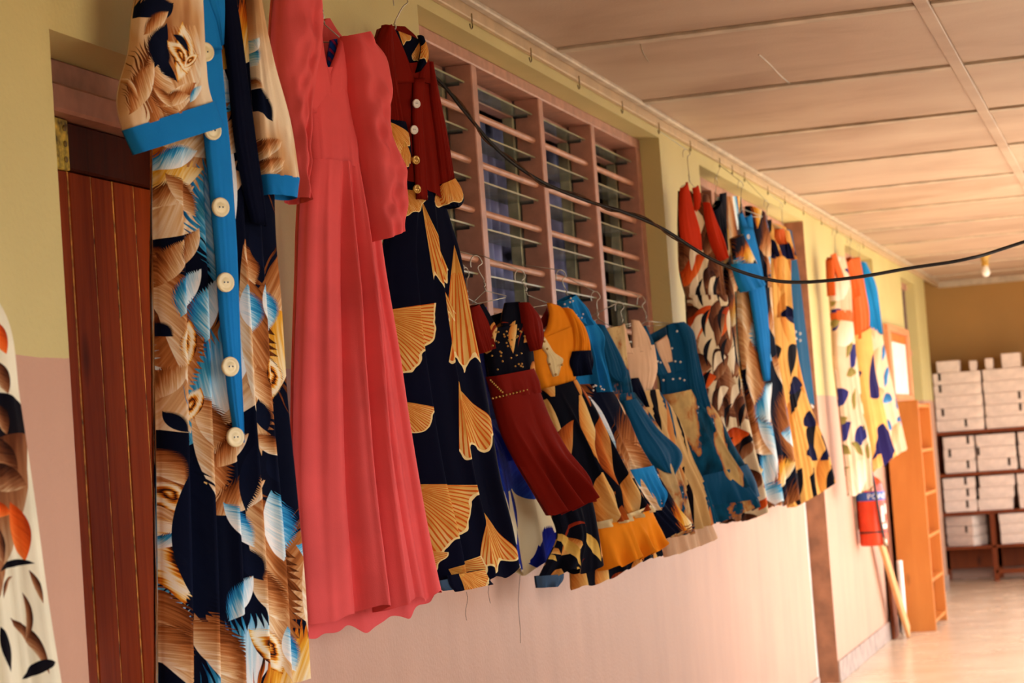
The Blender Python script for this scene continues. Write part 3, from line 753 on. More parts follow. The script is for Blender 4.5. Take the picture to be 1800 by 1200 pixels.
def tanbase(nb, uv, u, v):
    return nb.ramp(nb.noise(nb.mapping(uv, (0, 0, 0), .9, (14, 4, 1)), 1., 3.), [(.3, (150, 88, 44)), (.45, (206, 160, 112)), (.6, (238, 218, 186))])
p_sleeve = cloth('feather_print_sleeve', explicit_print([(*g.uvd(a, b, .1), *g.uvd(c, d, .1), w, be, pal) for (a, b, c, d, w, be, pal) in mot_px + SLEEVE if (b+d)/2 < 330], [BROWN, BLUE, GOLD, [(0., NAVY), (1., (10, 18, 42))]], tanbase), .8, .15)
p_feather2 = cloth('feather_print_cotton_lattice', feather_lattice(4), .8, .2)
g.loft('bodice', [(300, -70, 440, -75), (285, 40, 452, 40), (272, 150, 468, 150), (268, 262, 472, 268)], p_feather, .05, amp=.004, seed=3, m=30)
g.loft('skirt', [(268, 258, 472, 266), (268, 400, 472, 420), (271, 560, 481, 560), (273, 700, 490, 700), (275, 850, 505, 850), (277, 1000, 519, 1000), (278, 1235, 531, 1195)], p_feather, .05, amp=.006, nf=3, seed=4, pleat=6, pd=.03, n=96, m=60, hem=.01, drop=.02, grow=.6, jump=.0)
sleeve_2 = g.loft('sleeve', [(262, -75, 345, -75), (238, 0, 350, 0), (226, 90, 356, 110), (207, 190, 363, 165), (217, 231, 369, 183)], p_sleeve, .035, d=.075, amp=.004, seed=5, m=30)
g.loft('cuff', [(216, 229, 370, 180), (236, 272, 388, 224)], c_blue, .038, d=.077, amp=.001, seed=5, m=8, parent=sleeve_2)
sleeve_3 = g.loft('sleeve', [(428, -70, 440, -72), (432, 0, 450, 0), (438, 100, 472, 105), (446, 220, 505, 225), (456, 310, 519, 318)], p_sleeve, .03, d=.045, amp=.003, seed=6, m=30)
g.loft('cuff', [(456, 308, 519, 316), (460, 344, 514, 351)], c_blue, .033, d=.046, amp=.001, seed=6, m=8, parent=sleeve_3)
g.sheet('navy_band', [(383, -60, 402, -60), (392, 40, 420, 40), (402, 130, 432, 130), (414, 250, 448, 250), (430, 340, 460, 340), (442, 392, 466, 398)], c_navy, d=.062, t=.012, m=26)
pk = g.sheet('placket', [(338, 90, 388, 84), (346, 140, 392, 140), (354, 190, 396, 190), (361, 250, 402, 250), (369, 330, 408, 330), (378, 430, 414, 430), (386, 540, 418, 540), (396, 640, 421, 640), (406, 720, 424, 720), (415, 778, 425, 778)], c_blue, d=.072, t=.012, m=40)
g.sheet('collar', [(312, -70, 352, -70), (320, 0, 366, 0), (330, 50, 386, 52), (338, 92, 389, 88)], c_blue, d=.074, t=.012)
g.sheet('collar', [(360, -70, 384, -70), (364, 0, 393, 0), (378, 40, 392, 40), (386, 82, 389, 80)], c_blue, d=.08, t=.01)
for (bx, by, r) in ((361, 91, .0185), (374, 229, .0185), (388, 364, .0185), (396.5, 496, .0185), (405, 644, .0185), (414, 768, .0185)):
    g.button(bx, by, r, .094 if by != 229 else .092, M['button'])
wire_hanger('wire hanger inside the blue-trimmed feather print dress', g, (378, -175), (380, -130), (300, -62), (450, -70), .02)

# ================= long coral pink dress
g = Garment('long_pink_dress', 'long plain coral pink dress with puffed sleeves and striped neck lining', 'dress', (520, 700), .05, 32, (640, 1105))
g.loft('skirt', [(534, 283, 632, 296), (527, 360, 648, 365), (522, 500, 668, 490), (517, 640, 691, 620), (515, 760, 709, 740), (515, 880, 731, 870), (522, 1000, 752, 980), (528, 1098, 766, 1044)], c_pink, .055, amp=.014, nf=3, seed=24, hem=.02, drop=.045, n=110, ridges=((.42, .3, .05, -.03), (.5, .42, .045, .025), (.6, .52, .04, -.035), (.68, .62, .035, .02), (.76, .72, .035, -.025), (.86, .86, .03, -.018), (.2, .12, .05, .012)), m=70, grow=.55)
g.loft('bodice', [(520, 126, 628, 122), (524, 180, 630, 190), (530, 240, 632, 250), (534, 290, 633, 302)], c_pink, .05, amp=.004, seed=22, m=24)
g.sheet('front_panel', [(528, -70, 552, -70), (530, 20, 562, 40), (524, 90, 570, 100), (521, 132, 578, 133), (523, 200, 585, 200, .028)], c_pink, d=.044, t=.012)
g.sheet('front_panel', [(599, 64, 616, 66), (592, 90, 624, 92), (577, 131, 628, 131), (574, 200, 628, 200, .026)], c_pink, d=.044, t=.012)
g.sheet('back_panel', [(571, 33, 579, 33), (560, 55, 592, 52), (556, 80, 606, 70), (552, 135, 612, 135)], c_pink, d=-.02, t=.006)
g.sheet('neck_lining', [(581, 70, 602, 68), (577, 95, 601, 92), (575, 129, 582, 125)], c_stripe, d=.015, t=.006)
sleeve_4 = g.loft('puffed_sleeve', [(495, -75, 540, -75), (481, -5, 553, 0), (476, 65, 558, 50), (480, 135, 549, 120), (492, 205, 534, 205), (503, 285, 529, 290), (510, 350, 527, 358)], c_pink, .06, d=.05, amp=.009, nf=2, seed=31, grow=.1, m=50, n=50, wr=.32, bulge=.8)
sleeve_5 = g.loft('puffed_sleeve', [(600, 66, 634, 65), (604, 105, 668, 108), (611, 160, 678, 160), (620, 212, 672, 212), (628, 250, 674, 246), (634, 292, 695, 290), (640, 350, 697, 345), (648, 395, 693, 400), (655, 425, 691, 409)], c_pink, .055, d=.05, amp=.009, nf=1.5, seed=33, grow=.1, m=50, n=50, wr=.32, bulge=.8)
wire_hanger('wire hanger in the neck of the long pink dress', g, (556, -45), (567, 18), (545, 70), (604, 72), .0)

# ================= burgundy jacket dress with golden fan leaves
g = Garment('burgundy_jacket_dress', 'burgundy button-front jacket dress with golden fan leaves on navy skirt', 'dress', (680, 600), .05, 34, (800, 1035))
def fan(px, py, tx, ty, half):
    a = np.array(g.uvd(px, py)); b = np.array(g.uvd(tx, ty)); v = b-a
    return (float(a[0]), float(a[1]), math.atan2(v[1], v[0]), float(np.linalg.norm(v))*.98, half)
fans = [fan(676, 545, 752, 625, .85), fan(705, 700, 738, 765, .8), fan(725, 850, 818, 935, .62), fan(742, 965, 776, 1008, .7), fan(800, 430, 820, 645, .2), fan(770, 470, 800, 560, .12), fan(800, 670, 850, 792, .42),
        fan(848, 890, 880, 1000, .42), fan(742, 350, 782, 500, .16), fan(715, 330, 742, 370, .7), fan(672, 215, 708, 262, .45), fan(790, 1000, 850, 1030, .7), fan(700, 40, 728, 66, .6), fan(748, 62, 740, 112, .4), fan(778, 310, 800, 360, .9), fan(700, 250, 705, 295, .5)]
p_ginkgo = cloth('golden_fan_leaf_print', ginkgo_print(fans), .75, .2)
g.loft('skirt', [(698, 316, 768, 345), (688, 365, 780, 385), (674, 440, 796, 440), (675, 560, 813, 545), (688, 700, 842, 690), (712, 850, 866, 840), (738, 960, 888, 935), (752, 1036, 899, 1004)], p_ginkgo, .045, amp=.012, nf=3, seed=41, hem=.02, n=80, m=60, pleat=3, pd=.03, jump=0., drop=.0)
g.sheet('skirt_facing', [(770, 1020, 790, 1016), (772, 1030, 800, 1026), (780, 1038, 812, 1034)], c_liningblue, d=.05, t=.01)
g.loft('hem_fold', [(786, 1012, 850, 1000), (792, 1030, 862, 1022), (800, 1040, 866, 1026)], p_ginkgo, .012, d=.062, amp=.004)
g.loft('jacket_front', [(668, 120, 752, 112), (674, 170, 752, 165), (686, 240, 760, 235), (696, 318, 770, 362)], c_burg, .05, amp=.004, seed=42, m=26)
g.sheet('lapel_panel', [(672, 44, 689, 47), (666, 80, 706, 82), (668, 125, 722, 122), (672, 150, 728, 146)], c_burg, d=.045, t=.012)
g.sheet('lapel_panel', [(744, 98, 752, 112), (736, 120, 753, 128), (730, 145, 754, 148)], c_burg, d=.045, t=.012)
collar_a = g.sheet('collar', [(690, 52, 736, 70), (700, 74, 746, 92), (714, 104, 742, 112), (726, 136, 732, 134)], p_ginkgo, d=.03, t=.006)
g.sheet('collar_fold', [(735, 62, 743, 66), (740, 84, 751, 92), (737, 106, 749, 108), (731, 128, 736, 126)], p_ginkgo, d=.055, t=.01, parent=collar_a)
g.sheet('neck_band', [(688, 46, 712, 47), (692, 52, 732, 66), (704, 62, 734, 78)], c_burg, d=.01, t=.006)
sleeve_6 = g.loft('sleeve', [(668, 50, 678, 46), (658, 80, 682, 78), (658, 150, 690, 148), (664, 214, 700, 218)], c_burg, .035, d=.035, amp=.004, seed=44, m=24)
g.loft('cuff', [(665, 212, 706, 218), (668, 245, 714, 255), (676, 282, 714, 288), (690, 299, 708, 300)], p_ginkgo, .035, d=.037, amp=.003, seed=45, m=14, parent=sleeve_6)
sleeve_7 = g.loft('sleeve', [(744, 112, 752, 114), (748, 170, 764, 168), (757, 240, 778, 236), (767, 326, 791, 316)], c_burg, .03, d=.03, amp=.003, seed=46, m=24)
g.loft('cuff', [(766, 326, 792, 314), (768, 346, 806, 338), (774, 362, 806, 360), (780, 367, 800, 366)], p_ginkgo, .032, d=.032, amp=.003, seed=47, m=12, parent=sleeve_7)
g.sheet('placket', [(727, 140, 746, 138), (725, 200, 742, 200), (728, 270, 746, 270), (733, 350, 750, 352)], c_burg, d=.055, t=.008)
for bx, by in ((732, 182), (728, 228), (731, 281), (733, 332)): g.button(bx, by, .011, .069, M['pearl'] if by < 250 else M['goldbead'])
wire_hanger('wire hanger with long twisted hook above the burgundy jacket dress', g, (703, -12), (694, 38), (676, 52), (745, 72), .015)
for k, (tx, ty, l) in enumerate(((820, 1040, 50), (860, 1012, 48), (913, 1005, 125))):
    pth = [onx(tx+2*math.sin(q*1.3+k), ty+l*q/5, .03) for q in range(6)]; pth = [p - np.array([*(g.A[:2]), g.z0]) for p in pth]
    rot = Matrix.Rotation(-g.root.rotation_euler[2], 3, 'Z')
    MB().tube([rot @ Vector(p) for p in pth], .0006, 4).build('loose_thread', M['cable'], g.root)

# ================= dresses hung on the louvre rods
WG = 'girls dresses hung on the louvre rods'
c_royal = cloth('royal_blue_cotton', (14, 30, 140), .8, .3)
g = Garment('blue_white_dress', 'royal blue and cream print dress half hidden beside the burgundy girl dress', 'dress', (812, 560), -.05, 6, (900, 1010), WG)
RB = [(.1, (8, 16, 104)), (.6, (14, 36, 146)), (1., (24, 66, 176))]
mot = [(835,690,940,800,.6,.1,0),(870,780,960,850,.5,0,0),(840,700,900,790,.5,.1,0),(860,640,870,720,.5,0,0),(850,790,905,850,.6,.1,0),(895,850,910,930,.25,.1,0),(880,800,890,900,.3,0,0),(880,950,910,1000,.45,.1,0),(920,985,985,960,.5,.1,0),(935,955,990,975,.4,.2,0),(905,930,900,1010,.3,0,0),(950,830,990,860,.4,0,0),(850,760,885,830,.3,.1,0),(870,880,885,1010,.2,0,0)]
p_bluewhite = cloth('royal_blue_cream_print', explicit_print([(*g.uvd(a, b, .09), *g.uvd(c, d, .09), w, be, pal) for (a, b, c, d, w, be, pal) in mot], [RB], lambda nb, uv, u, v: nb.ramp(nb.noise(uv, 4.), [(.3, (222, 206, 164)), (.7, (232, 220, 184))]), .12))
g.loft('skirt', [(830, 690, 880, 690), (848, 760, 930, 760), (862, 850, 960, 840), (876, 930, 980, 915), (890, 1008, 992, 985)], p_bluewhite, .02, tb=.015, amp=.012, nf=3, seed=51, d=.05, d1=.10, hem=.02)
g.loft('bodice', [(812, 545, 850, 540), (818, 600, 862, 600), (832, 695, 885, 695)], c_royal, .02, d=.0, d1=.05, amp=.004, seed=52)
g.loft('ruffle', [(838, 565, 850, 562), (842, 600, 856, 602), (848, 640, 862, 640)], c_lace, .02, d=.02, d1=.04, amp=.006, nf=5, seed=53, m=20)
g.loft('ruffle', [(836, 740, 880, 735), (866, 800, 922, 795), (870, 812, 925, 806)], c_royal, .02, d=.07, amp=.008, nf=5, seed=54, m=16)
wire_hanger('wire hanger of the blue and cream dress, mostly hidden', g, (818, 470), (820, 505), (808, 546), (850, 540), .0)

p_navygold = cloth('navy_small_gold_flowers', layered((10, 10, 22), [(14, 10, PETAL, .2, .6, 1., 3., 0, .15), (9, 7, [(0, (120, 30, 12)), (1, (150, 50, 20))], .035, .6, 1.4, 2.2, 0, .3), (11, 9, [(0, (200, 150, 60)), (1, (230, 190, 100))], .16, .35, .3, 4., 0, .1)], 5))
g = Garment('burgundy_girl_dress', 'small burgundy girl dress with beaded navy flowered bodice on louvre rod', 'dress', (850, 640), .02, 30, (960, 1034), WG)
g.loft('underskirt', [(945, 830, 1010, 810), (968, 900, 1036, 880), (980, 945, 1046, 935), (962, 985, 1052, 970), (946, 1016, 1056, 996)], p_navygold, .03, amp=.012, nf=4, seed=62, d=.05, d1=.07, hem=.015)
g.loft('hem_lining', [(942, 1012, 985, 1008), (943, 1022, 984, 1018), (945, 1033, 976, 1030)], c_liningblue, .03, d=.065, amp=.006, seed=63, m=8)
g.loft('overskirt', [(867, 698, 940, 688), (884, 760, 962, 742), (908, 810, 992, 792), (934, 855, 1030, 838), (964, 906, 1044, 873)], c_burg, .045, amp=.03, nf=3.5, seed=61, d=.04, d1=.11, hem=.02, n=60)
g.loft('waistband', [(858, 662, 930, 648), (864, 682, 938, 670), (868, 702, 942, 690)], c_burg, .045, d=.04, amp=.005, seed=64, m=10)
g.loft('bodice', [(848, 580, 926, 566), (853, 620, 930, 608), (860, 668, 934, 654)], p_navygold, .035, d=.03, amp=.003, seed=65, m=20)
g.sheet('strap', [(836, 538, 848, 533), (842, 560, 862, 556), (850, 590, 876, 584)], p_navygold, d=.05, t=.008)
g.sheet('strap', [(888, 532, 913, 530), (882, 560, 922, 556), (884, 590, 926, 584)], p_navygold, d=.05, t=.008)
g.sheet('neck_back', [(846, 560, 884, 548), (852, 584, 886, 578)], p_navygold, d=-.005, t=.004)
sleeve_8 = g.loft('sleeve', [(817, 543, 834, 535), (820, 565, 848, 560), (830, 598, 858, 590), (840, 622, 862, 612)], c_burg, .03, d=.05, amp=.004, seed=66, m=20)
sleeve_9 = g.loft('sleeve', [(910, 532, 922, 534), (914, 555, 942, 558), (917, 585, 949, 592), (928, 618, 944, 612)], c_burg, .03, d=.055, amp=.004, seed=67, m=20)
rb_ = random.Random(4)
g.beads('gold_beads', [(862+rb_.random()*60, 575+rb_.random()*80) for _ in range(36)] + [(866+k*6, 700-k*1.5) for k in range(11)] + [(862+k*3, 668+k*3) for k in range(8)], .0032, .088, M['goldbead'])
wire_hanger('wire hanger hooked over the rod above the burgundy girl dress', g, (836, 449), (851, 492), (830, 533), (890, 520), .03)

p_petal = cloth('navy_large_golden_petals', layered((8, 9, 20), [(8.5, 4.2, PETAL, .27, .75, 1.75, .9, 0, .15), (7.2, 4.3, [(.1, (110, 30, 10)), (.5, (190, 96, 34)), (1., (226, 172, 94))], .2, .65, 1.5, 1.2, 0, .2)], 2))
g = Garment('orange_top_dress', 'girl dress with orange bodice, petal print skirt and orange lace-edged flounce', 'dress', (935, 640), .02, 30, (1010, 1040), WG)
g.loft('underskirt', [(985, 860, 1110, 840), (998, 940, 1146, 915), (1004, 1041, 1163, 968)], p_petal, .035, amp=.016, nf=4, seed=72, d=.08, d1=.10, hem=.02)
g.loft('skirt', [(944, 684, 1004, 667), (962, 740, 1040, 718), (984, 800, 1068, 776), (1000, 865, 1098, 836), (1018, 932, 1134, 892)], p_petal, .045, amp=.028, nf=3.5, seed=71, d=.03, d1=.12, n=60, m=50)
fl = g.loft('flounce', [(1038, 926, 1134, 893), (1044, 960, 1148, 925), (1052, 1004, 1161, 958)], c_orange, .055, amp=.024, nf=4, seed=73, d=.12, d1=.13, hem=.02, m=20)
g.loft('lace_trim', [(1036, 918, 1132, 886), (1039, 930, 1134, 898)], c_lace, .06, amp=.024, nf=4, seed=73, d=.121, m=6, grow=.1, parent=fl)
g.loft('bodice', [(930, 600, 1012, 566), (929, 640, 1010, 620), (942, 686, 1003, 668)], c_orange, .04, d=.02, amp=.004, seed=74, m=24)
g.sheet('shoulder_panel', [(962, 532, 984, 540), (966, 552, 1004, 556), (962, 575, 1012, 572), (940, 604, 1014, 590)], c_orange, d=.045, t=.012)
g.sheet('shoulder_panel', [(928, 560, 946, 562), (928, 585, 948, 582), (930, 612, 962, 600)], c_orange, d=.04, t=.01)
g.sheet('neck_back', [(944, 572, 962, 540), (946, 584, 968, 566)], c_burg, d=.0, t=.004)
sleeve_10 = g.loft('sleeve', [(986, 541, 1000, 549), (1000, 575, 1022, 578), (1003, 605, 1030, 606), (1000, 624, 1031, 626)], c_orange, .03, d=.045, amp=.006, seed=75, m=20)
g.loft('cuff', [(1000, 618, 1030, 617), (995, 638, 1033, 636), (1003, 662, 1026, 660)], c_navy, .04, d=.047, amp=.008, nf=4, seed=76, m=14, parent=sleeve_10)
star = g.sheet('applique', [(949, 594, 956, 592), (953, 610, 965, 606), (962, 624, 974, 620), (962, 634, 990, 632), (966, 644, 986, 642), (972, 662, 980, 660)], c_lace, d=.058, t=.006)
g.beads('gold_beads', [(957, 600), (962, 613), (966, 640), (988, 641), (977, 658)], .004, .073, M['goldbead'])
wire_hanger('wire hanger hooked on the rod over the orange bodice', g, (913, 474), (924, 500), (922, 540), (963, 533), .03)

g = Garment('blue_ruffle_dress', 'feather print girl dress with dotted sky blue ruffle shoulder', 'dress', (1000, 640), .02, 30, (1170, 945), WG)
g.loft('skirt', [(1010, 676, 1062, 676), (1034, 735, 1092, 725), (1062, 800, 1118, 785), (1085, 855, 1152, 840), (1115, 905, 1182, 890), (1150, 948, 1212, 930)], p_feather2, .04, amp=.014, nf=3, seed=81, d=.03, d1=.09, hem=.015)
g.loft('bodice', [(990, 560, 1040, 566), (998, 620, 1050, 620), (1008, 684, 1063, 680)], c_sky, .035, d=.02, amp=.004, seed=82, m=20)
g.loft('shoulder_frill', [(983, 530, 1004, 518), (984, 548, 1024, 540), (1000, 566, 1030, 560), (1016, 575, 1032, 572)], c_sky, .035, d=.05, amp=.012, nf=3, seed=83, m=20, grow=.2)
g.loft('ruffle', [(1014, 560, 1034, 562), (1022, 590, 1050, 592), (1030, 620, 1046, 620), (1034, 650, 1052, 650), (1042, 690, 1062, 690)], c_sky, .03, d=.055, amp=.016, nf=2, seed=84, m=40, grow=.2)
g.loft('hip_flounce', [(1098, 826, 1142, 818), (1108, 850, 1156, 850), (1122, 884, 1164, 872), (1134, 896, 1152, 890)], c_sky, .035, d=.09, amp=.012, nf=4, seed=85, m=16)
g.beads('pearl_beads', [(992+rb_.random()*34, 524+rb_.random()*36) for _ in range(12)] + [(1042+rb_.random()*20, 676+rb_.random()*20) for _ in range(8)], .0035, .09, M['pearl'])
wire_hanger('wire hanger with upright hook over the blue frilled dress', g, (985, 474), (996, 512), (986, 530), (1035, 566), .02)

g = Garment('teal_wing_dress', 'tan and teal girl dress with plain teal wing sleeve beside the blue ruffles', 'dress', (1050, 640), .02, 30, (1170, 948), WG)
g.loft('skirt', [(1062, 694, 1108, 690), (1075, 745, 1142, 735), (1100, 800, 1172, 786), (1130, 865, 1196, 850), (1160, 944, 1216, 934)], c_tan, .04, amp=.014, nf=3, seed=91, d=.04, d1=.08, hem=.015)
g.loft('bodice', [(1046, 580, 1092, 572), (1056, 640, 1098, 635), (1062, 700, 1108, 694)], c_tan, .03, d=.02, amp=.004, seed=92)
g.loft('wing_sleeve', [(1043, 570, 1056, 574), (1046, 600, 1074, 604), (1052, 635, 1092, 640), (1060, 664, 1096, 662), (1074, 672, 1086, 672)], c_teal, .03, d=.05, amp=.006, seed=93, m=20)
g.loft('drape', [(1088, 705, 1112, 700), (1104, 752, 1150, 752), (1122, 800, 1196, 806), (1150, 830, 1180, 838)], c_teal, .03, d=.07, amp=.012, nf=3, seed=94, m=24)
wire_hanger('wire hanger on the rod above the teal wing sleeve', g, (1046, 512), (1050, 545), (1034, 568), (1078, 576), .02)

p_stripe = cloth('tan_black_streak_print', layered((222, 180, 116), [(9, 1.6, DARK, .16, .8, 1.75, .25, .05, .1), (6, 2.2, [(.0, (12, 60, 90)), (1, (20, 90, 120))], .14, .6, 1.75, .3, .05, .1), (7, 2.5, [(0, (190, 96, 40)), (1, (220, 160, 90))], .12, .6, 1.7, .3, 0, .1)], 6))
g = Garment('peach_bodice_dress', 'girl dress with plain peach bodice, streaked skirt and peach lining below', 'dress', (1095, 640), .03, 30, (1200, 978), WG)
g.loft('lining', [(1140, 860, 1222, 845), (1160, 920, 1240, 900), (1168, 980, 1257, 946)], c_peach, .03, d=.05, d1=.07, amp=.014, nf=4, seed=102, hem=.01)
g.loft('skirt', [(1104, 690, 1150, 684), (1128, 745, 1186, 735), (1158, 820, 1212, 808), (1184, 880, 1238, 868), (1200, 934, 1248, 918)], p_stripe, .04, amp=.014, nf=4, seed=101, d=.04, d1=.09)
g.loft('bodice', [(1086, 615, 1145, 606), (1092, 650, 1150, 650), (1100, 692, 1140, 686)], c_peach, .035, d=.03, amp=.003, seed=103)
g.sheet('front_panel', [(1086, 574, 1096, 568), (1086, 596, 1104, 600), (1087, 622, 1112, 622)], c_peach, d=.055, t=.01)
g.sheet('front_panel', [(1110, 562, 1122, 564), (1112, 590, 1138, 590), (1112, 622, 1146, 614)], c_peach, d=.055, t=.01)
sleeve_11 = g.loft('sleeve', [(1076, 580, 1088, 575), (1075, 600, 1090, 595), (1080, 616, 1090, 612)], c_teal, .025, d=.05, amp=.006, seed=104, m=14)
g.loft('corsage', [(1098, 668, 1116, 664), (1098, 690, 1128, 690), (1112, 718, 1128, 716)], c_navy, .03, d=.07, amp=.012, nf=3, seed=105, m=16)
wire_hanger('wire hanger on the rod above the plain peach bodice', g, (1088, 530), (1093, 556), (1078, 578), (1125, 566), .03)

g = Garment('teal_sleeve_dress', 'girl dress with pearl-dotted teal v-neck bodice and tie-dye skirt', 'dress', (1150, 640), .05, 30, (1280, 915), WG)
c_tan2 = cloth('tan_teal_tiedye_skirt', tiedye((214, 178, 112), (12, 80, 112), (176, 104, 48), .5, 8.6, 7., 4.2))
g.loft('skirt', [(1163, 694, 1216, 682), (1178, 745, 1252, 722), (1202, 805, 1284, 782), (1226, 860, 1314, 834), (1252, 918, 1332, 888)], c_tan2, .045, amp=.026, nf=3, seed=111, d=.03, d1=.08, hem=.02)
g.loft('bodice', [(1150, 640, 1212, 630), (1160, 665, 1216, 655), (1164, 704, 1218, 690)], c_teal, .035, d=.02, amp=.004, seed=112)
g.sheet('front_panel', [(1124, 575, 1134, 572), (1134, 600, 1148, 602), (1145, 635, 1161, 632), (1158, 662, 1174, 658)], c_teal, d=.05, t=.01)
g.sheet('front_panel', [(1172, 570, 1184, 567), (1176, 600, 1206, 596), (1182, 636, 1212, 630), (1184, 656, 1214, 650)], c_teal, d=.05, t=.01)
g.sheet('neck_inset', [(1152, 602, 1172, 588), (1158, 625, 1184, 620), (1170, 656, 1186, 652)], c_peach, d=.046, t=.006)
g.sheet('neck_back', [(1138, 590, 1172, 572), (1142, 612, 1176, 596)], c_teal, d=.0, t=.004)
sleeve_12 = g.loft('sleeve', [(1182, 568, 1196, 566), (1192, 590, 1212, 580), (1200, 630, 1220, 620), (1206, 680, 1232, 670), (1218, 722, 1242, 712)], c_teal, .03, d=.055, amp=.005, seed=114, m=26)
g.loft('hem_band', [(1214, 838, 1306, 815), (1224, 866, 1322, 846), (1236, 890, 1330, 872)], c_teal, .05, d=.075, amp=.028, nf=3, seed=111, m=14)
g.beads('pearl_beads', [(1147, 610), (1156, 635), (1161, 637), (1181, 612), (1187, 635), (1196, 636), (1166, 668), (1183, 666), (1195, 665), (1203, 668), (1190, 582)], .0045, .075, M['pearl'])
wire_hanger('wire hanger with wide shoulders at right end of the louvre window', g, (1126, 520), (1135, 550), (1124, 572), (1180, 568), .055)

# ================= dresses on the hooks by the second window
HG = 'dresses on hooks by the second window'
g = Garment('red_shoulder_dress', 'cream and brown leaf print dress with vermilion shoulders on ceiling hook', 'dress', (1200, 500), .05, 30, (1300, 915), HG)
p_cream2 = cloth('cream_brown_leaf_print', layered((228, 208, 168), [(5, 4, CREAMBROWN, .36, .9, 1.5, 1.2, 0, .2), (8, 6, CREAMBROWN, .34, .9, 1.3, 1.8, 0, .2), (6, 4.4, ORANGE, .17, .35, 1.1, 2., 0, .1), (9, 6, CREAMBROWN, .26, .7, .5, 3., 0, .2), (11, 7, [(0, (226, 206, 168)), (1, (238, 224, 196))], .18, .6, 1.2, 2., 0, .2), (10, 8, DARK, .12, .6, 1.4, 2., 0, .25)], 13))
g.loft('skirt', [(1207, 520, 1272, 520), (1212, 600, 1284, 610), (1228, 700, 1300, 700), (1244, 790, 1318, 790), (1262, 880, 1334, 868), (1268, 918, 1337, 905)], p_cream2, .045, amp=.026, nf=3, seed=121, hem=.02)
g.loft('bodice', [(1194, 335, 1240, 345), (1193, 420, 1258, 430), (1196, 480, 1266, 480), (1208, 526, 1272, 524)], p_cream2, .035, amp=.006, seed=122)
g.sheet('shoulder_panel', [(1196, 330, 1206, 320), (1194, 365, 1216, 362), (1196, 410, 1230, 412), (1200, 428, 1232, 442)], c_red, d=.03, t=.016)
g.sheet('collar', [(1218, 330, 1226, 326), (1220, 352, 1230, 350), (1221, 370, 1226, 368)], c_red, d=.035, t=.012)
sleeve_13 = g.loft('sleeve', [(1234, 356, 1242, 360), (1238, 390, 1254, 390), (1248, 430, 1268, 425), (1262, 460, 1274, 452)], c_red, .03, d=.03, amp=.004, seed=123, m=20)
wire_hanger('wire hanger on ceiling hook over the vermilion-shouldered dress', g, (1206, 262), (1211, 306), (1197, 328), (1240, 352), .01)
g = Garment('navy_feather_dress', 'dark navy dress with brown feather swirls behind the blue-fronted one', 'dress', (1272, 500), .03, 5, (1340, 890), HG)
p_feather3 = cloth('navy_feather_print', feather_lattice(21), .8, .2)
g.loft('skirt', [(1272, 520, 1318, 516), (1282, 620, 1326, 614), (1292, 720, 1338, 712), (1300, 800, 1348, 794), (1312, 890, 1356, 884)], p_feather3, .03, amp=.014, nf=3, seed=131, hem=.02)
g.loft('bodice', [(1262, 346, 1296, 346), (1268, 400, 1306, 410), (1272, 460, 1314, 465), (1272, 524, 1319, 520)], p_feather3, .03, amp=.006, seed=132)
sleeve_14 = g.loft('sleeve', [(1250, 372, 1262, 352), (1252, 392, 1270, 390), (1256, 412, 1272, 410)], c_navy, .025, d=.02, amp=.004, seed=133, m=14)
g.sheet('navy_band', [(1266, 340, 1276, 338), (1267, 390, 1276, 390), (1270, 440, 1278, 440)], c_navy, d=.035, t=.008)
wire_hanger('wire hanger with bent hook over the dark navy feather dress', g, (1258, 312), (1258, 336), (1252, 362), (1292, 346), .01)
g = Garment('blue_front_dress', 'feather print dress with long bright blue front and cuff by second window', 'dress', (1300, 500), .12, 22, (1380, 890), HG)
p_feather4 = cloth('brown_feather_print', feather_lattice(33), .8, .2)
g.loft('skirt', [(1294, 512, 1352, 505), (1298, 600, 1357, 600), (1310, 700, 1372, 690), (1322, 780, 1386, 775), (1336, 892, 1400, 882)], p_feather4, .035, amp=.014, nf=3, seed=141, hem=.02)
g.loft('bodice', [(1312, 362, 1340, 376), (1312, 420, 1350, 420), (1306, 470, 1350, 470), (1296, 516, 1352, 510)], p_feather4, .03, amp=.006, seed=142)
g.sheet('collar', [(1297, 376, 1304, 374), (1302, 400, 1313, 398), (1308, 440, 1322, 440)], c_blue, d=.035, t=.01)
g.sheet('collar', [(1310, 382, 1320, 376), (1312, 400, 1322, 398), (1312, 420, 1322, 420)], c_blue, d=.037, t=.01)
g.sheet('placket', [(1303, 400, 1322, 400), (1311, 470, 1338, 470), (1317, 510, 1344, 510), (1325, 560, 1349, 560), (1334, 620, 1352, 620), (1343, 670, 1351, 668)], c_blue, d=.05, t=.012, m=30)
sleeve_15 = g.loft('sleeve', [(1284, 420, 1302, 412), (1286, 445, 1316, 440), (1290, 468, 1328, 466)], p_feather4, .025, d=.07, amp=.004, seed=143, m=14)
g.loft('cuff', [(1287, 464, 1328, 464), (1294, 492, 1336, 488), (1303, 514, 1342, 500)], c_blue, .03, d=.075, amp=.006, seed=144, m=10, parent=sleeve_15)
for bx, by in ((1315, 416), (1319, 446)): g.button(bx, by, .011, .06, M['pearl'])
wire_hanger('wire hanger on long hook over the blue-fronted feather dress', g, (1301, 318), (1303, 355), (1297, 378), (1340, 380), .038)
p_petal2 = cloth('black_golden_patch_print', layered((224, 164, 84), [(7, 4, [(.1, (170, 90, 28)), (.5, (210, 140, 60)), (1, (236, 190, 116))], .34, .8, 1.6, .8, 0, .15), (6.5, 5, DARK, .27, .8, 1.3, 1.4, 0, .2), (7, 6, [(0, (8, 8, 34)), (1, (16, 16, 60))], .24, .6, .4, 1.5, 0, .15)], 17))
g = Garment('golden_patch_dress', 'tiered black and golden ochre patch dress nearest the narrow door', 'dress', (1360, 600), .10, 20, (1420, 890), HG)
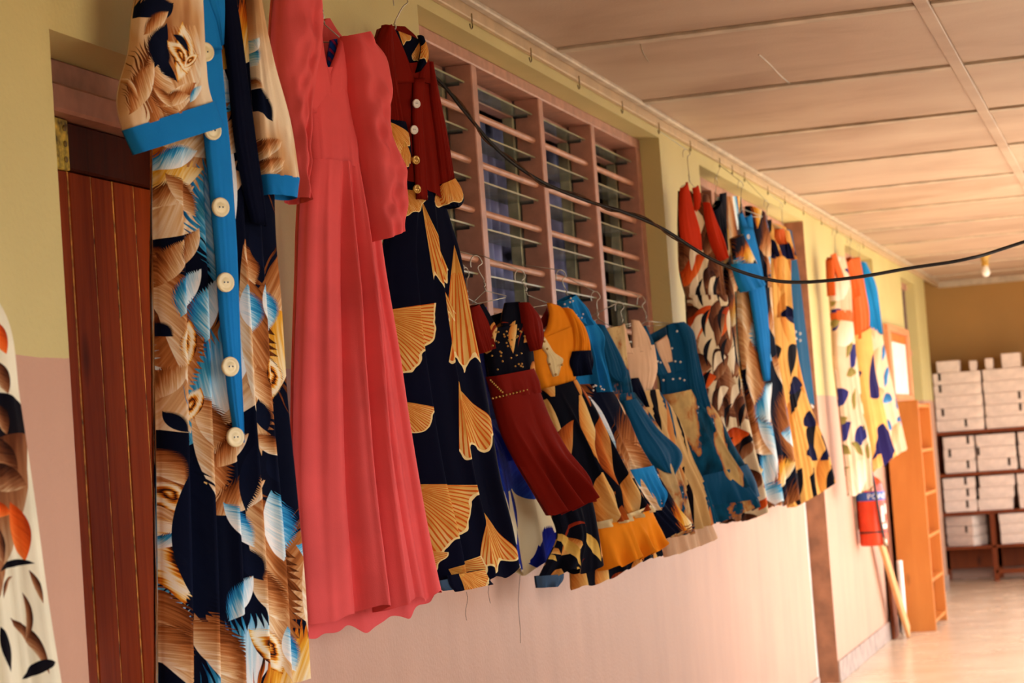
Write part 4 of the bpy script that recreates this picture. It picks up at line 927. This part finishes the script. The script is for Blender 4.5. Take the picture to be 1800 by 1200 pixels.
g.loft('skirt', [(1348, 560, 1386, 556), (1353, 650, 1399, 643), (1362, 706, 1413, 700), (1374, 800, 1446, 782), (1386, 892, 1463, 846)], p_petal2, .045, amp=.02, nf=4, seed=151, hem=.02, n=60)
g.loft('bodice', [(1346, 392, 1376, 402), (1346, 450, 1384, 450), (1346, 500, 1383, 500), (1348, 566, 1387, 560)], p_petal2, .035, amp=.008, seed=152)
g.loft('collar', [(1341, 390, 1352, 386), (1352, 420, 1360, 418), (1364, 452, 1370, 450)], p_petal2, .02, d=.035, amp=.002, seed=153, m=14)
g.loft('rosette', [(1358, 404, 1372, 402), (1356, 416, 1376, 416), (1362, 430, 1372, 430)], c_rust, .03, d=.04, amp=.008, nf=3, seed=154, m=12)
sleeve_16 = g.loft('sleeve', [(1376, 404, 1384, 408), (1380, 440, 1392, 440), (1384, 458, 1396, 456)], p_petal2, .02, d=.03, amp=.004, seed=155, m=14)
wire_hanger('wire hanger over the black and golden patch dress', g, (1346, 352), (1348, 378), (1342, 392), (1380, 404), .038)
g = Garment('teal_gown', 'dark teal gown with pearl dots seen edge-on by the brown reveal', 'dress', (1392, 560), .05, 10, (1420, 712), HG)
g.loft('gown', [(1374, 402, 1387, 408), (1374, 470, 1399, 470), (1376, 560, 1411, 560), (1382, 640, 1421, 640), (1390, 704, 1429, 712)], c_teal, .025, amp=.006, nf=2, seed=161)
g.beads('pearl_beads', [(1390, 580), (1398, 583), (1406, 586), (1391, 592), (1399, 595), (1406, 598), (1426, 712), (1428, 715)], .008, .03, M['pearl'])
wire_hanger('wire hanger over the dark teal gown', g, (1373, 356), (1375, 390), (1374, 403), (1390, 410), .0)

# ================= far dresses before the third window
FG = 'far dresses before the notice board'
p_pale = cloth('pale_cream_floral', layered((226, 190, 156), [(7, 4.5, [(0, (40, 36, 90)), (1, (50, 50, 110))], .24, .32, 1.2, 2., 0, .1), (10, 7, [(0, (110, 96, 40)), (1, (160, 140, 80))], .2, .7, .8, 3., .04, .1), (4.5, 3.6, [(0, (214, 170, 130)), (1, (240, 226, 206))], .3, .6, 1.2, 2., 0, .1)], 23))
p_goldnavy = cloth('ochre_navy_patch', layered((228, 168, 92), [(3., 2.2, [(0, (30, 22, 66)), (1, (38, 30, 84))], .3, .75, .4, 1.2, 0, .15), (6, 4, [(0, (206, 140, 66)), (1, (236, 190, 120))], .2, .5, 1., 3., 0, .1)], 27))
p_coralblue = cloth('coral_blue_floral', layered((236, 196, 160), [(8, 6, [(0, (20, 60, 104)), (.6, (60, 120, 170)), (1, (180, 200, 220))], .22, .6, .9, 3., .05, .1), (6, 4, [(0, (206, 130, 84)), (1, (236, 190, 150))], .22, .6, 1.4, 2., .03, .1)], 29))
g = Garment('pale_floral_dress', 'pale cream floral dress with orange waistband on the far wall', 'dress', (1462, 640), .06, 26, (1510, 866), FG)
g.loft('skirt', [(1462, 562, 1494, 564), (1466, 640, 1503, 640), (1476, 720, 1513, 720), (1484, 800, 1527, 796), (1492, 870, 1531, 860)], p_pale, .04, amp=.014, nf=2.5, seed=171, hem=.03)
g.loft('bodice', [(1456, 452, 1480, 452), (1458, 500, 1490, 496), (1461, 550, 1494, 550)], p_pale, .04, amp=.006, seed=172)
g.loft('waistband', [(1461, 546, 1494, 547), (1463, 563, 1493, 567)], c_rust, .045, amp=.002, seed=173, m=6)
g.sheet('strap', [(1460, 448, 1468, 444), (1466, 470, 1476, 468), (1474, 492, 1484, 490)], c_rust, d=.045, t=.01)
sleeve_17 = g.loft('sleeve', [(1454, 458, 1460, 452), (1455, 490, 1462, 490), (1457, 520, 1463, 520)], c_rust, .03, d=.02, amp=.003, seed=174, m=12)
wire_hanger('wire hanger over the pale floral dress', g, (1466, 404), (1468, 438), (1460, 450), (1482, 452), .048)
g = Garment('orange_ochre_dress', 'rust orange blouse dress with ochre and navy skirt on the far wall', 'dress', (1498, 640), .05, 24, (1550, 830), FG)
g.loft('skirt', [(1498, 590, 1526, 574), (1504, 660, 1536, 660), (1512, 720, 1550, 716), (1520, 780, 1562, 770), (1527, 834, 1572, 795)], p_goldnavy, .04, amp=.014, nf=2.5, seed=181, hem=.03)
g.loft('bodice', [(1484, 458, 1506, 452), (1492, 510, 1516, 505), (1497, 560, 1524, 550), (1499, 598, 1524, 585)], c_rust, .04, amp=.01, nf=2, seed=182)
sleeve_18 = g.loft('sleeve', [(1483, 462, 1492, 452), (1488, 495, 1503, 492), (1494, 525, 1506, 520)], c_rust, .03, d=.035, amp=.006, seed=183, m=14)
wire_hanger('wire hanger over the rust orange blouse dress', g, (1492, 420), (1494, 444), (1485, 458), (1508, 456), .01)
g = Garment('blue_coral_dress', 'sky blue blouse dress with coral floral skirt beside the notice board', 'dress', (1530, 640), .05, 22, (1570, 798), FG)
g.loft('skirt', [(1522, 574, 1545, 588), (1531, 660, 1560, 655), (1543, 730, 1575, 720), (1556, 804, 1589, 790)], p_coralblue, .04, amp=.014, nf=2.5, seed=191, hem=.02)
g.loft('bodice', [(1507, 462, 1516, 462), (1512, 505, 1530, 500), (1519, 550, 1540, 555), (1523, 578, 1546, 590)], c_sky, .04, amp=.006, seed=192)
sleeve_19 = g.loft('sleeve', [(1512, 460, 1520, 466), (1524, 495, 1536, 500), (1534, 540, 1542, 545), (1542, 585, 1546, 588)], c_sky, .025, d=.035, amp=.004, seed=193, m=14)
wire_hanger('wire hanger over the sky blue blouse dress', g, (1509, 430), (1510, 452), (1506, 464), (1524, 468), .01)
# ------------------------------------------------------------------ screw hooks along the ceiling strip
FIRST = ['screw hook above the cream leaf dress at left edge', 'screw hook high above the feather print dress', 'screw hook high above the long pink dress', 'screw hook high above the gap beside the burgundy jacket dress', 'screw hook high above the burgundy jacket dress']
ORD = ['first', 'second', 'third', 'fourth', 'fifth', 'sixth', 'seventh', 'eighth', 'ninth', 'tenth', 'eleventh', 'twelfth', 'thirteenth', 'fourteenth', 'fifteenth', 'sixteenth', 'seventeenth', 'eighteenth']
hook_y = HOOK_Y
path = [(0, 0, 0), (0, 0, -.02)] + [(0, -.013+.013*math.cos(a), -.034+.013*math.sin(a)) for a in np.linspace(.6, -math.pi, 9)]
proto = None
for k, y in enumerate(hook_y):
    if proto is None:
        o = MB().tube(smooth_path(path, 3), .0018, 6).build('screw_hook', M['hook'], None, True); proto = o
        o.location = (.024, y, H-.036)
    else: o = link_copy(proto, 'screw_hook', (.024, y, H-.036), None)
    tag(o, FIRST[k] if k < 5 else f'{ORD[k-5]} screw hook right of the burgundy jacket dress along ceiling strip', 'hook', 'screw hooks along the ceiling strip')

# ------------------------------------------------------------------ sagging cable
cab = [(745, 113, 5.83), (770, 140, 5.80), (820, 200, 5.84), (880, 268, 5.9), (950, 318, 5.97), (1030, 352, 6.05), (1100, 374, 6.1), (1165, 402, 6.16), (1250, 455, 6.22), (1330, 486, 6.28), (1400, 496, 6.33), (1500, 488, 6.41), (1600, 471, 6.5), (1700, 455, 6.57), (1800, 425, 6.65)]
pts = [ony(a, b, y) for a, b, y in cab] + [np.array([2.2, 6.9, 2.1]), np.array([XR-.03, 7.05, 2.25])]
pts[0] = np.array([-.08, 5.74, pts[0][2]+.01])
cb = empty('overhead_cable', tuple(pts[0])); tag(cb, 'dark sagging cable strung from the louvre window across the corridor', 'cable')
sp_ = [p-pts[0] for p in smooth_path(pts, 8)]
MB().tube(sp_, .0052, 8).build('sheath', M['cable'], cb, True)
st = [p + np.array([.008*math.sin(i*.5), 0, .008*math.cos(i*.5)]) for i, p in enumerate(sp_[:62])]
MB().tube(st, .0026, 6).build('loose_strand', M['copper'], cb, True)

# ------------------------------------------------------------------ notice board, extinguisher, bookshelf, planks
nbz = (1.605, 2.15); nby = (15.95, 17.35)
n_ = empty('notice_board', (0, (nby[0]+nby[1])/2, nbz[0])); tag(n_, 'framed notice board with white paper standing above the bookshelf', 'notice board')
hw = (nby[1]-nby[0])/2; hh = nbz[1]-nbz[0]
MB().box(.002, .02, -hw, hw, 0, hh, .003).build('backing', M['corkframe'], n_)
for a in ((.02, .04, -hw, hw, 0, .04), (.02, .04, -hw, hw, hh-.05, hh), (.02, .04, -hw, -hw+.14, .04, hh-.05), (.02, .04, hw-.14, hw, .04, hh-.05)): MB().box(*a, .004).build('frame_rail', M['corkframe'], n_)
MB().box(.0205, .024, -hw+.2, hw-.2, .03, hh-.12, .001).build('paper', M['paper'], n_)
MB().box(.0205, .026, -hw+.16, hw-.16, hh-.115, hh-.055, .001).build('header_strip', M['header'], n_)

ex = onx(1540, 958, .11); ex[0] = .1
e_ = empty('fire_extinguisher', tuple(ex)); tag(e_, 'red powder fire extinguisher with blue band hung on the wall', 'fire extinguisher')
R_ = .086
MB().lathe([(.01, 0), (R_*.93, 0), (R_, .012), (R_, .33), (R_*.93, .37), (R_*.7, .405), (.03, .425), (.022, .45), (.02, .47)], 32).build('cylinder', M['red'], e_, True)
MB().lathe([(R_+.0008, .275), (R_+.0012, .276), (R_+.0012, .329), (R_+.0008, .33)], 32).build('blue_band', M['blueband'], e_, True)
MB().lathe([(R_+.0008, .078), (R_+.0014, .08), (R_+.0014, .086), (R_+.0008, .088)], 32).build('dark_ring', M['cable'], e_, True)
MB().box(-.02, .02, -.05, .02, .47, .50, .004).build('valve', M['brass'], e_)
MB().box(-.012, .012, -.13, .0, .505, .525, .003).build('handle', M['cable'], e_)
hose = [(.0, -.03, .48), (.03, -.12, .46), (.045, -.115, .36), (.05, -.098, .25), (.062, -.085, .12), (.072, -.075, .04)]
MB().tube(smooth_path(hose, 6), .0085, 10).build('hose', M['rubber'], e_, True)
MB().tube([(.072, -.075, .05), (.078, -.07, -.005)], [.011, .013], 10).build('nozzle', M['steel'], e_, True)
MB().box(-.0985, -R_+.002, -.05, .05, .1, .36, .003).build('wall_bracket', M['steel'], e_)
def curved_text(txt, size, zc, mat, a0, r, spin=1, step=.062, name='lettering'):
    # flat glyph outlines wrapped round the cylinder
    tmp = []
    for k, ch in enumerate(txt):
        cu = bpy.data.curves.new('glyph', 'FONT'); cu.body = ch; cu.size = size; cu.extrude = .0006; cu.align_x = 'CENTER'
        to = bpy.data.objects.new('glyph', cu); C.objects.link(to); tmp.append(to)
    dg = bpy.context.evaluated_depsgraph_get()
    for k, to in enumerate(tmp):
        me = bpy.data.meshes.new_from_object(to.evaluated_get(dg)); me.materials.clear(); me.materials.append(mat)
        o = bpy.data.objects.new('letter', me); C.objects.link(o); o.parent = e_
        a = a0+k*step/r
        o.matrix_local = Matrix.Translation((r*math.cos(a), r*math.sin(a), zc)) @ Matrix.Rotation(a+math.pi/2, 4, 'Z') @ Matrix.Rotation(math.pi/2, 4, 'X')
    for to in tmp: bpy.data.objects.remove(to)
curved_text('POWDER', .05, .284, M['white'], -1.55, R_+.0016, 1, .036)
for (za, zb, aa, ab) in ((.14, .24, -.75, -.45), (.19, .25, -.3, .5), (.1, .13, -.9, -.2), (.1, .15, -.1, .3)):
    v = []; f = []; n = 8
    for i in range(n+1):
        a = aa+(ab-aa)*i/n
        for z in (za, zb): v.append(((R_+.0012)*math.cos(a), (R_+.0012)*math.sin(a), z))
    for i in range(n): f.append((2*i, 2*i+2, 2*i+3, 2*i+1))
    mesh_obj('printed_panel', v, f, M['paper'], e_, True)

b0, b1, bd, bh = 15.36, 16.2, .265, 1.58
b_ = empty('bookshelf', (.0, b0, 0)); tag(b_, 'orange varnished open bookshelf standing against the left wall', 'bookshelf')
x0 = .035
MB().box(x0, bd, 0, .022, 0, bh, .003).build('side_panel', M['shelfwood'], b_)
MB().box(x0, bd, b1-b0-.022, b1-b0, 0, bh-.02, .003).build('side_panel', M['shelfwood'], b_)
MB().box(x0, x0+.012, .022, b1-b0-.022, .03, bh-.02).build('back_panel', M['shelfwood'], b_)
for z in (.05, .33, .63, .92, 1.22, bh-.05): MB().box(x0+.012, bd-.004, .022, b1-b0-.022, z, z+.022, .002).build('shelf', M['shelfwood'], b_)

pa = onz(1599, 1119, 0.0); pb = onx(1549, 955, .06)
l_ = MB(); ax = pb-pa; Ln = np.linalg.norm(ax); ax = ax/Ln
sd_ = np.cross(ax, [1, 0, 0]); sd_ /= np.linalg.norm(sd_); nn = np.cross(ax, sd_)
vv = []
for t_ in (0, Ln):
    for i, j in ((-1, -1), (1, -1), (1, 1), (-1, 1)): vv.append(ax*t_ + sd_*i*.05 + nn*j*.011)
mn = min(v[2] for v in vv)
o = mesh_obj('leaning_plank', [v-np.array([0, 0, mn]) for v in vv], [(3, 2, 1, 0), (4, 5, 6, 7), (0, 1, 5, 4), (1, 2, 6, 5), (2, 3, 7, 6), (3, 0, 4, 7)], M['plank'])
o.location = (pa[0], pa[1]-.05, 0); tag(o, 'pale timber plank leaning on the wall beside the bookshelf', 'plank')
o = MB().box(-.011, .011, -.1, .1, 0, .95, .003).build('brown_board', M['darkboard']); o.location = (.03, 14.99, .0); tag(o, 'dark brown board upright behind the leaning plank', 'board')
o = MB().lathe([(.016, 0), (.02, .006), (.02, .5), (.016, .506)], 16).build('white_tube', M['white'], None, True); o.location = (.075, 15.16, .0)
tag(o, 'short white plastic tube standing behind the leaning plank', 'tube')

# ------------------------------------------------------------------ storage rack with flat white boxes
YR = 19.95; r_ = empty('storage_rack', (0.0, YR, 0)); tag(r_, 'dark timber rack filled with white boxes against end wall', 'rack')
rx0, rx1 = -.10, 1.75; zs = [.12, .62, .965, 1.335]
def sx(px, py): return float(ony(px, py, YR)[0])
def sz(px, py): return float(ony(px, py, YR)[2])
for z in zs[1:]: MB().box(rx0, rx1, .0, .40, z-.03, z, .003).build('shelf', M['rackwood'], r_)
MB().box(sx(1741, 930), sx(1750, 930), .0, .035, 0, .60, .003).build('upright', M['rackwood'], r_)
MB().box(rx1-.04, rx1, .0, .035, 0, 1.33, .003).build('upright', M['rackwood'], r_)
for x in (rx0, .36, 1.1, rx1-.04): MB().box(x, x+.04, .36, .40, 0, 1.33, .003).build('upright', M['rackwood'], r_)
MB().box(.36, rx1, .0, .03, .06, .10, .003).build('rail', M['rackwood'], r_); MB().box(rx0, rx1, .36, .39, .10, .3, .003).build('back_rail', M['rackwood'], r_)
_boxn = 0
def flat_box(x0, x1, z0, z1, y, label, slot=None, dep=.32, rz=0.):
    w = x1-x0; h = z1-z0
    e = empty('storage_box', ((x0+x1)/2, y, z0), rz); tag(e, label, 'box', 'white boxes on the rack')
    MB().box(-w/2+.004, w/2-.004, -.002, dep, .0, h-.002, .003).build('tray', M['card'], e)
    MB().box(-w/2+.001, w/2-.001, -.006, dep+.004, h*.24, h-.0015, .003).build('lid', M['card'], e)
    if slot is not None:
        c = -w/2+w*slot; MB().box(c-.011, c+.011, -.0075, -.0055, h*.34, h*.98).build('hand_hole', M['slot'], e)
    return e
rz_ = random.Random(9)
PLACE = ['bottom', 'second lowest', 'middle', 'second highest', 'top']
P5 = ['bottom', 'second', 'third', 'fourth', 'top']
def stack(px0, px1, zb, n, hgt, where, slots, jit=.012, y=YR+.02, rz=0.):
    py = 690 if zb > 1.2 else 790 if zb > .9 else 870 if zb > .5 else 930
    x0 = sx(px0, py); x1 = sx(px1, py)
    names = P5 if n == 5 else ['lowest', 'middle', 'uppermost']
    for k in range(n):
        j = rz_.uniform(-jit, jit); ww = rz_.uniform(-jit, 0)
        flat_box(x0+j*.3, x1+j*.3+ww*.3, zb+k*hgt+.0005, zb+(k+1)*hgt-.0005, y+rz_.uniform(0, .01), f'white cardboard box, {names[k]} of {where}', slots[k], rz=rz)
stack(1641, 1726, zs[3], 5, .105, 'the left stack on top of the rack', [.62, .15, None, .14, .14])
stack(1729, 1812, zs[3], 5, .105, 'the second stack on top of the rack', [None, .75, .75, None, None])
stack(1815, 1880, zs[3], 5, .105, 'the third stack on top of the rack', [None]*5)
stack(1658, 1714, zs[2], 3, .108, 'the left stack on the upper shelf', [.75, .2, .8])
stack(1716, 1786, zs[2], 3, .108, 'the middle stack on the upper shelf', [.8, .05, None])
stack(1790, 1860, zs[2], 3, .108, 'the right stack on the upper shelf', [None]*3)
stack(1658, 1716, zs[1], 3, .102, 'the left stack on the middle shelf', [.7, .75, .7])
stack(1720, 1784, zs[1], 3, .102, 'the short-sided stack on the middle shelf', [None]*3, .05)
stack(1790, 1860, zs[1], 3, .102, 'the right stack on the middle shelf', [None]*3)
MB().box(rx0, rx1, .0, .40, .29, .315, .003).build('shelf', M['rackwood'], r_)
for k, nm in enumerate(('lowest', 'middle', 'uppermost')):
    flat_box(.07-.14, .07+.14, .3155+k*.09, .3155+(k+1)*.09-.001, YR+.085, f'white cardboard box, {nm} of the turned stack on the lowest shelf', .75 if k == 1 else None, .22, -.5+.02*k)
stack(1757, 1812, .316, 3, .0895, 'the right stack on the lowest shelf', [None]*3)
zt = zs[3]+5*.105
flat_box(sx(1645, 640), sx(1686, 640), zt+.001, zt+.105, YR+.03, 'single small box lying on top of the left box stack', None, .2)
flat_box(sx(1703, 640), sx(1716, 640), zt+.001, zt+.09, YR+.03, 'narrow little box on top at the right of the left stack', None, .15)
flat_box(sx(1731, 640), sx(1745, 640), zt+.001, zt+.10, YR+.03, 'narrow upright box at left end atop the second stack', None, .15)
flat_box(sx(1760, 640), sx(1794, 640), zt+.001, zt+.13, YR+.03, 'tallest loose box atop the second stack', None, .2)

# ------------------------------------------------------------------ bulb on the ceiling
by = 17.6; p = ony(1732, 470, by)
bl = empty('ceiling_bulb', (p[0], by, H-.16)); tag(bl, 'unlit white bulb in yellowed holder on the far ceiling', 'lamp')
MB().lathe([(.05, .158), (.05, .14), (.03, .13), (.024, .085), (.028, .08), (.028, .065)], 20).build('holder', M['brass'], bl, True)
MB().lathe([(.001, -.02), (.022, -.012), (.032, .006), (.032, .028), (.024, .05), (.018, .07)], 20).build('bulb', M['white'], bl, True)
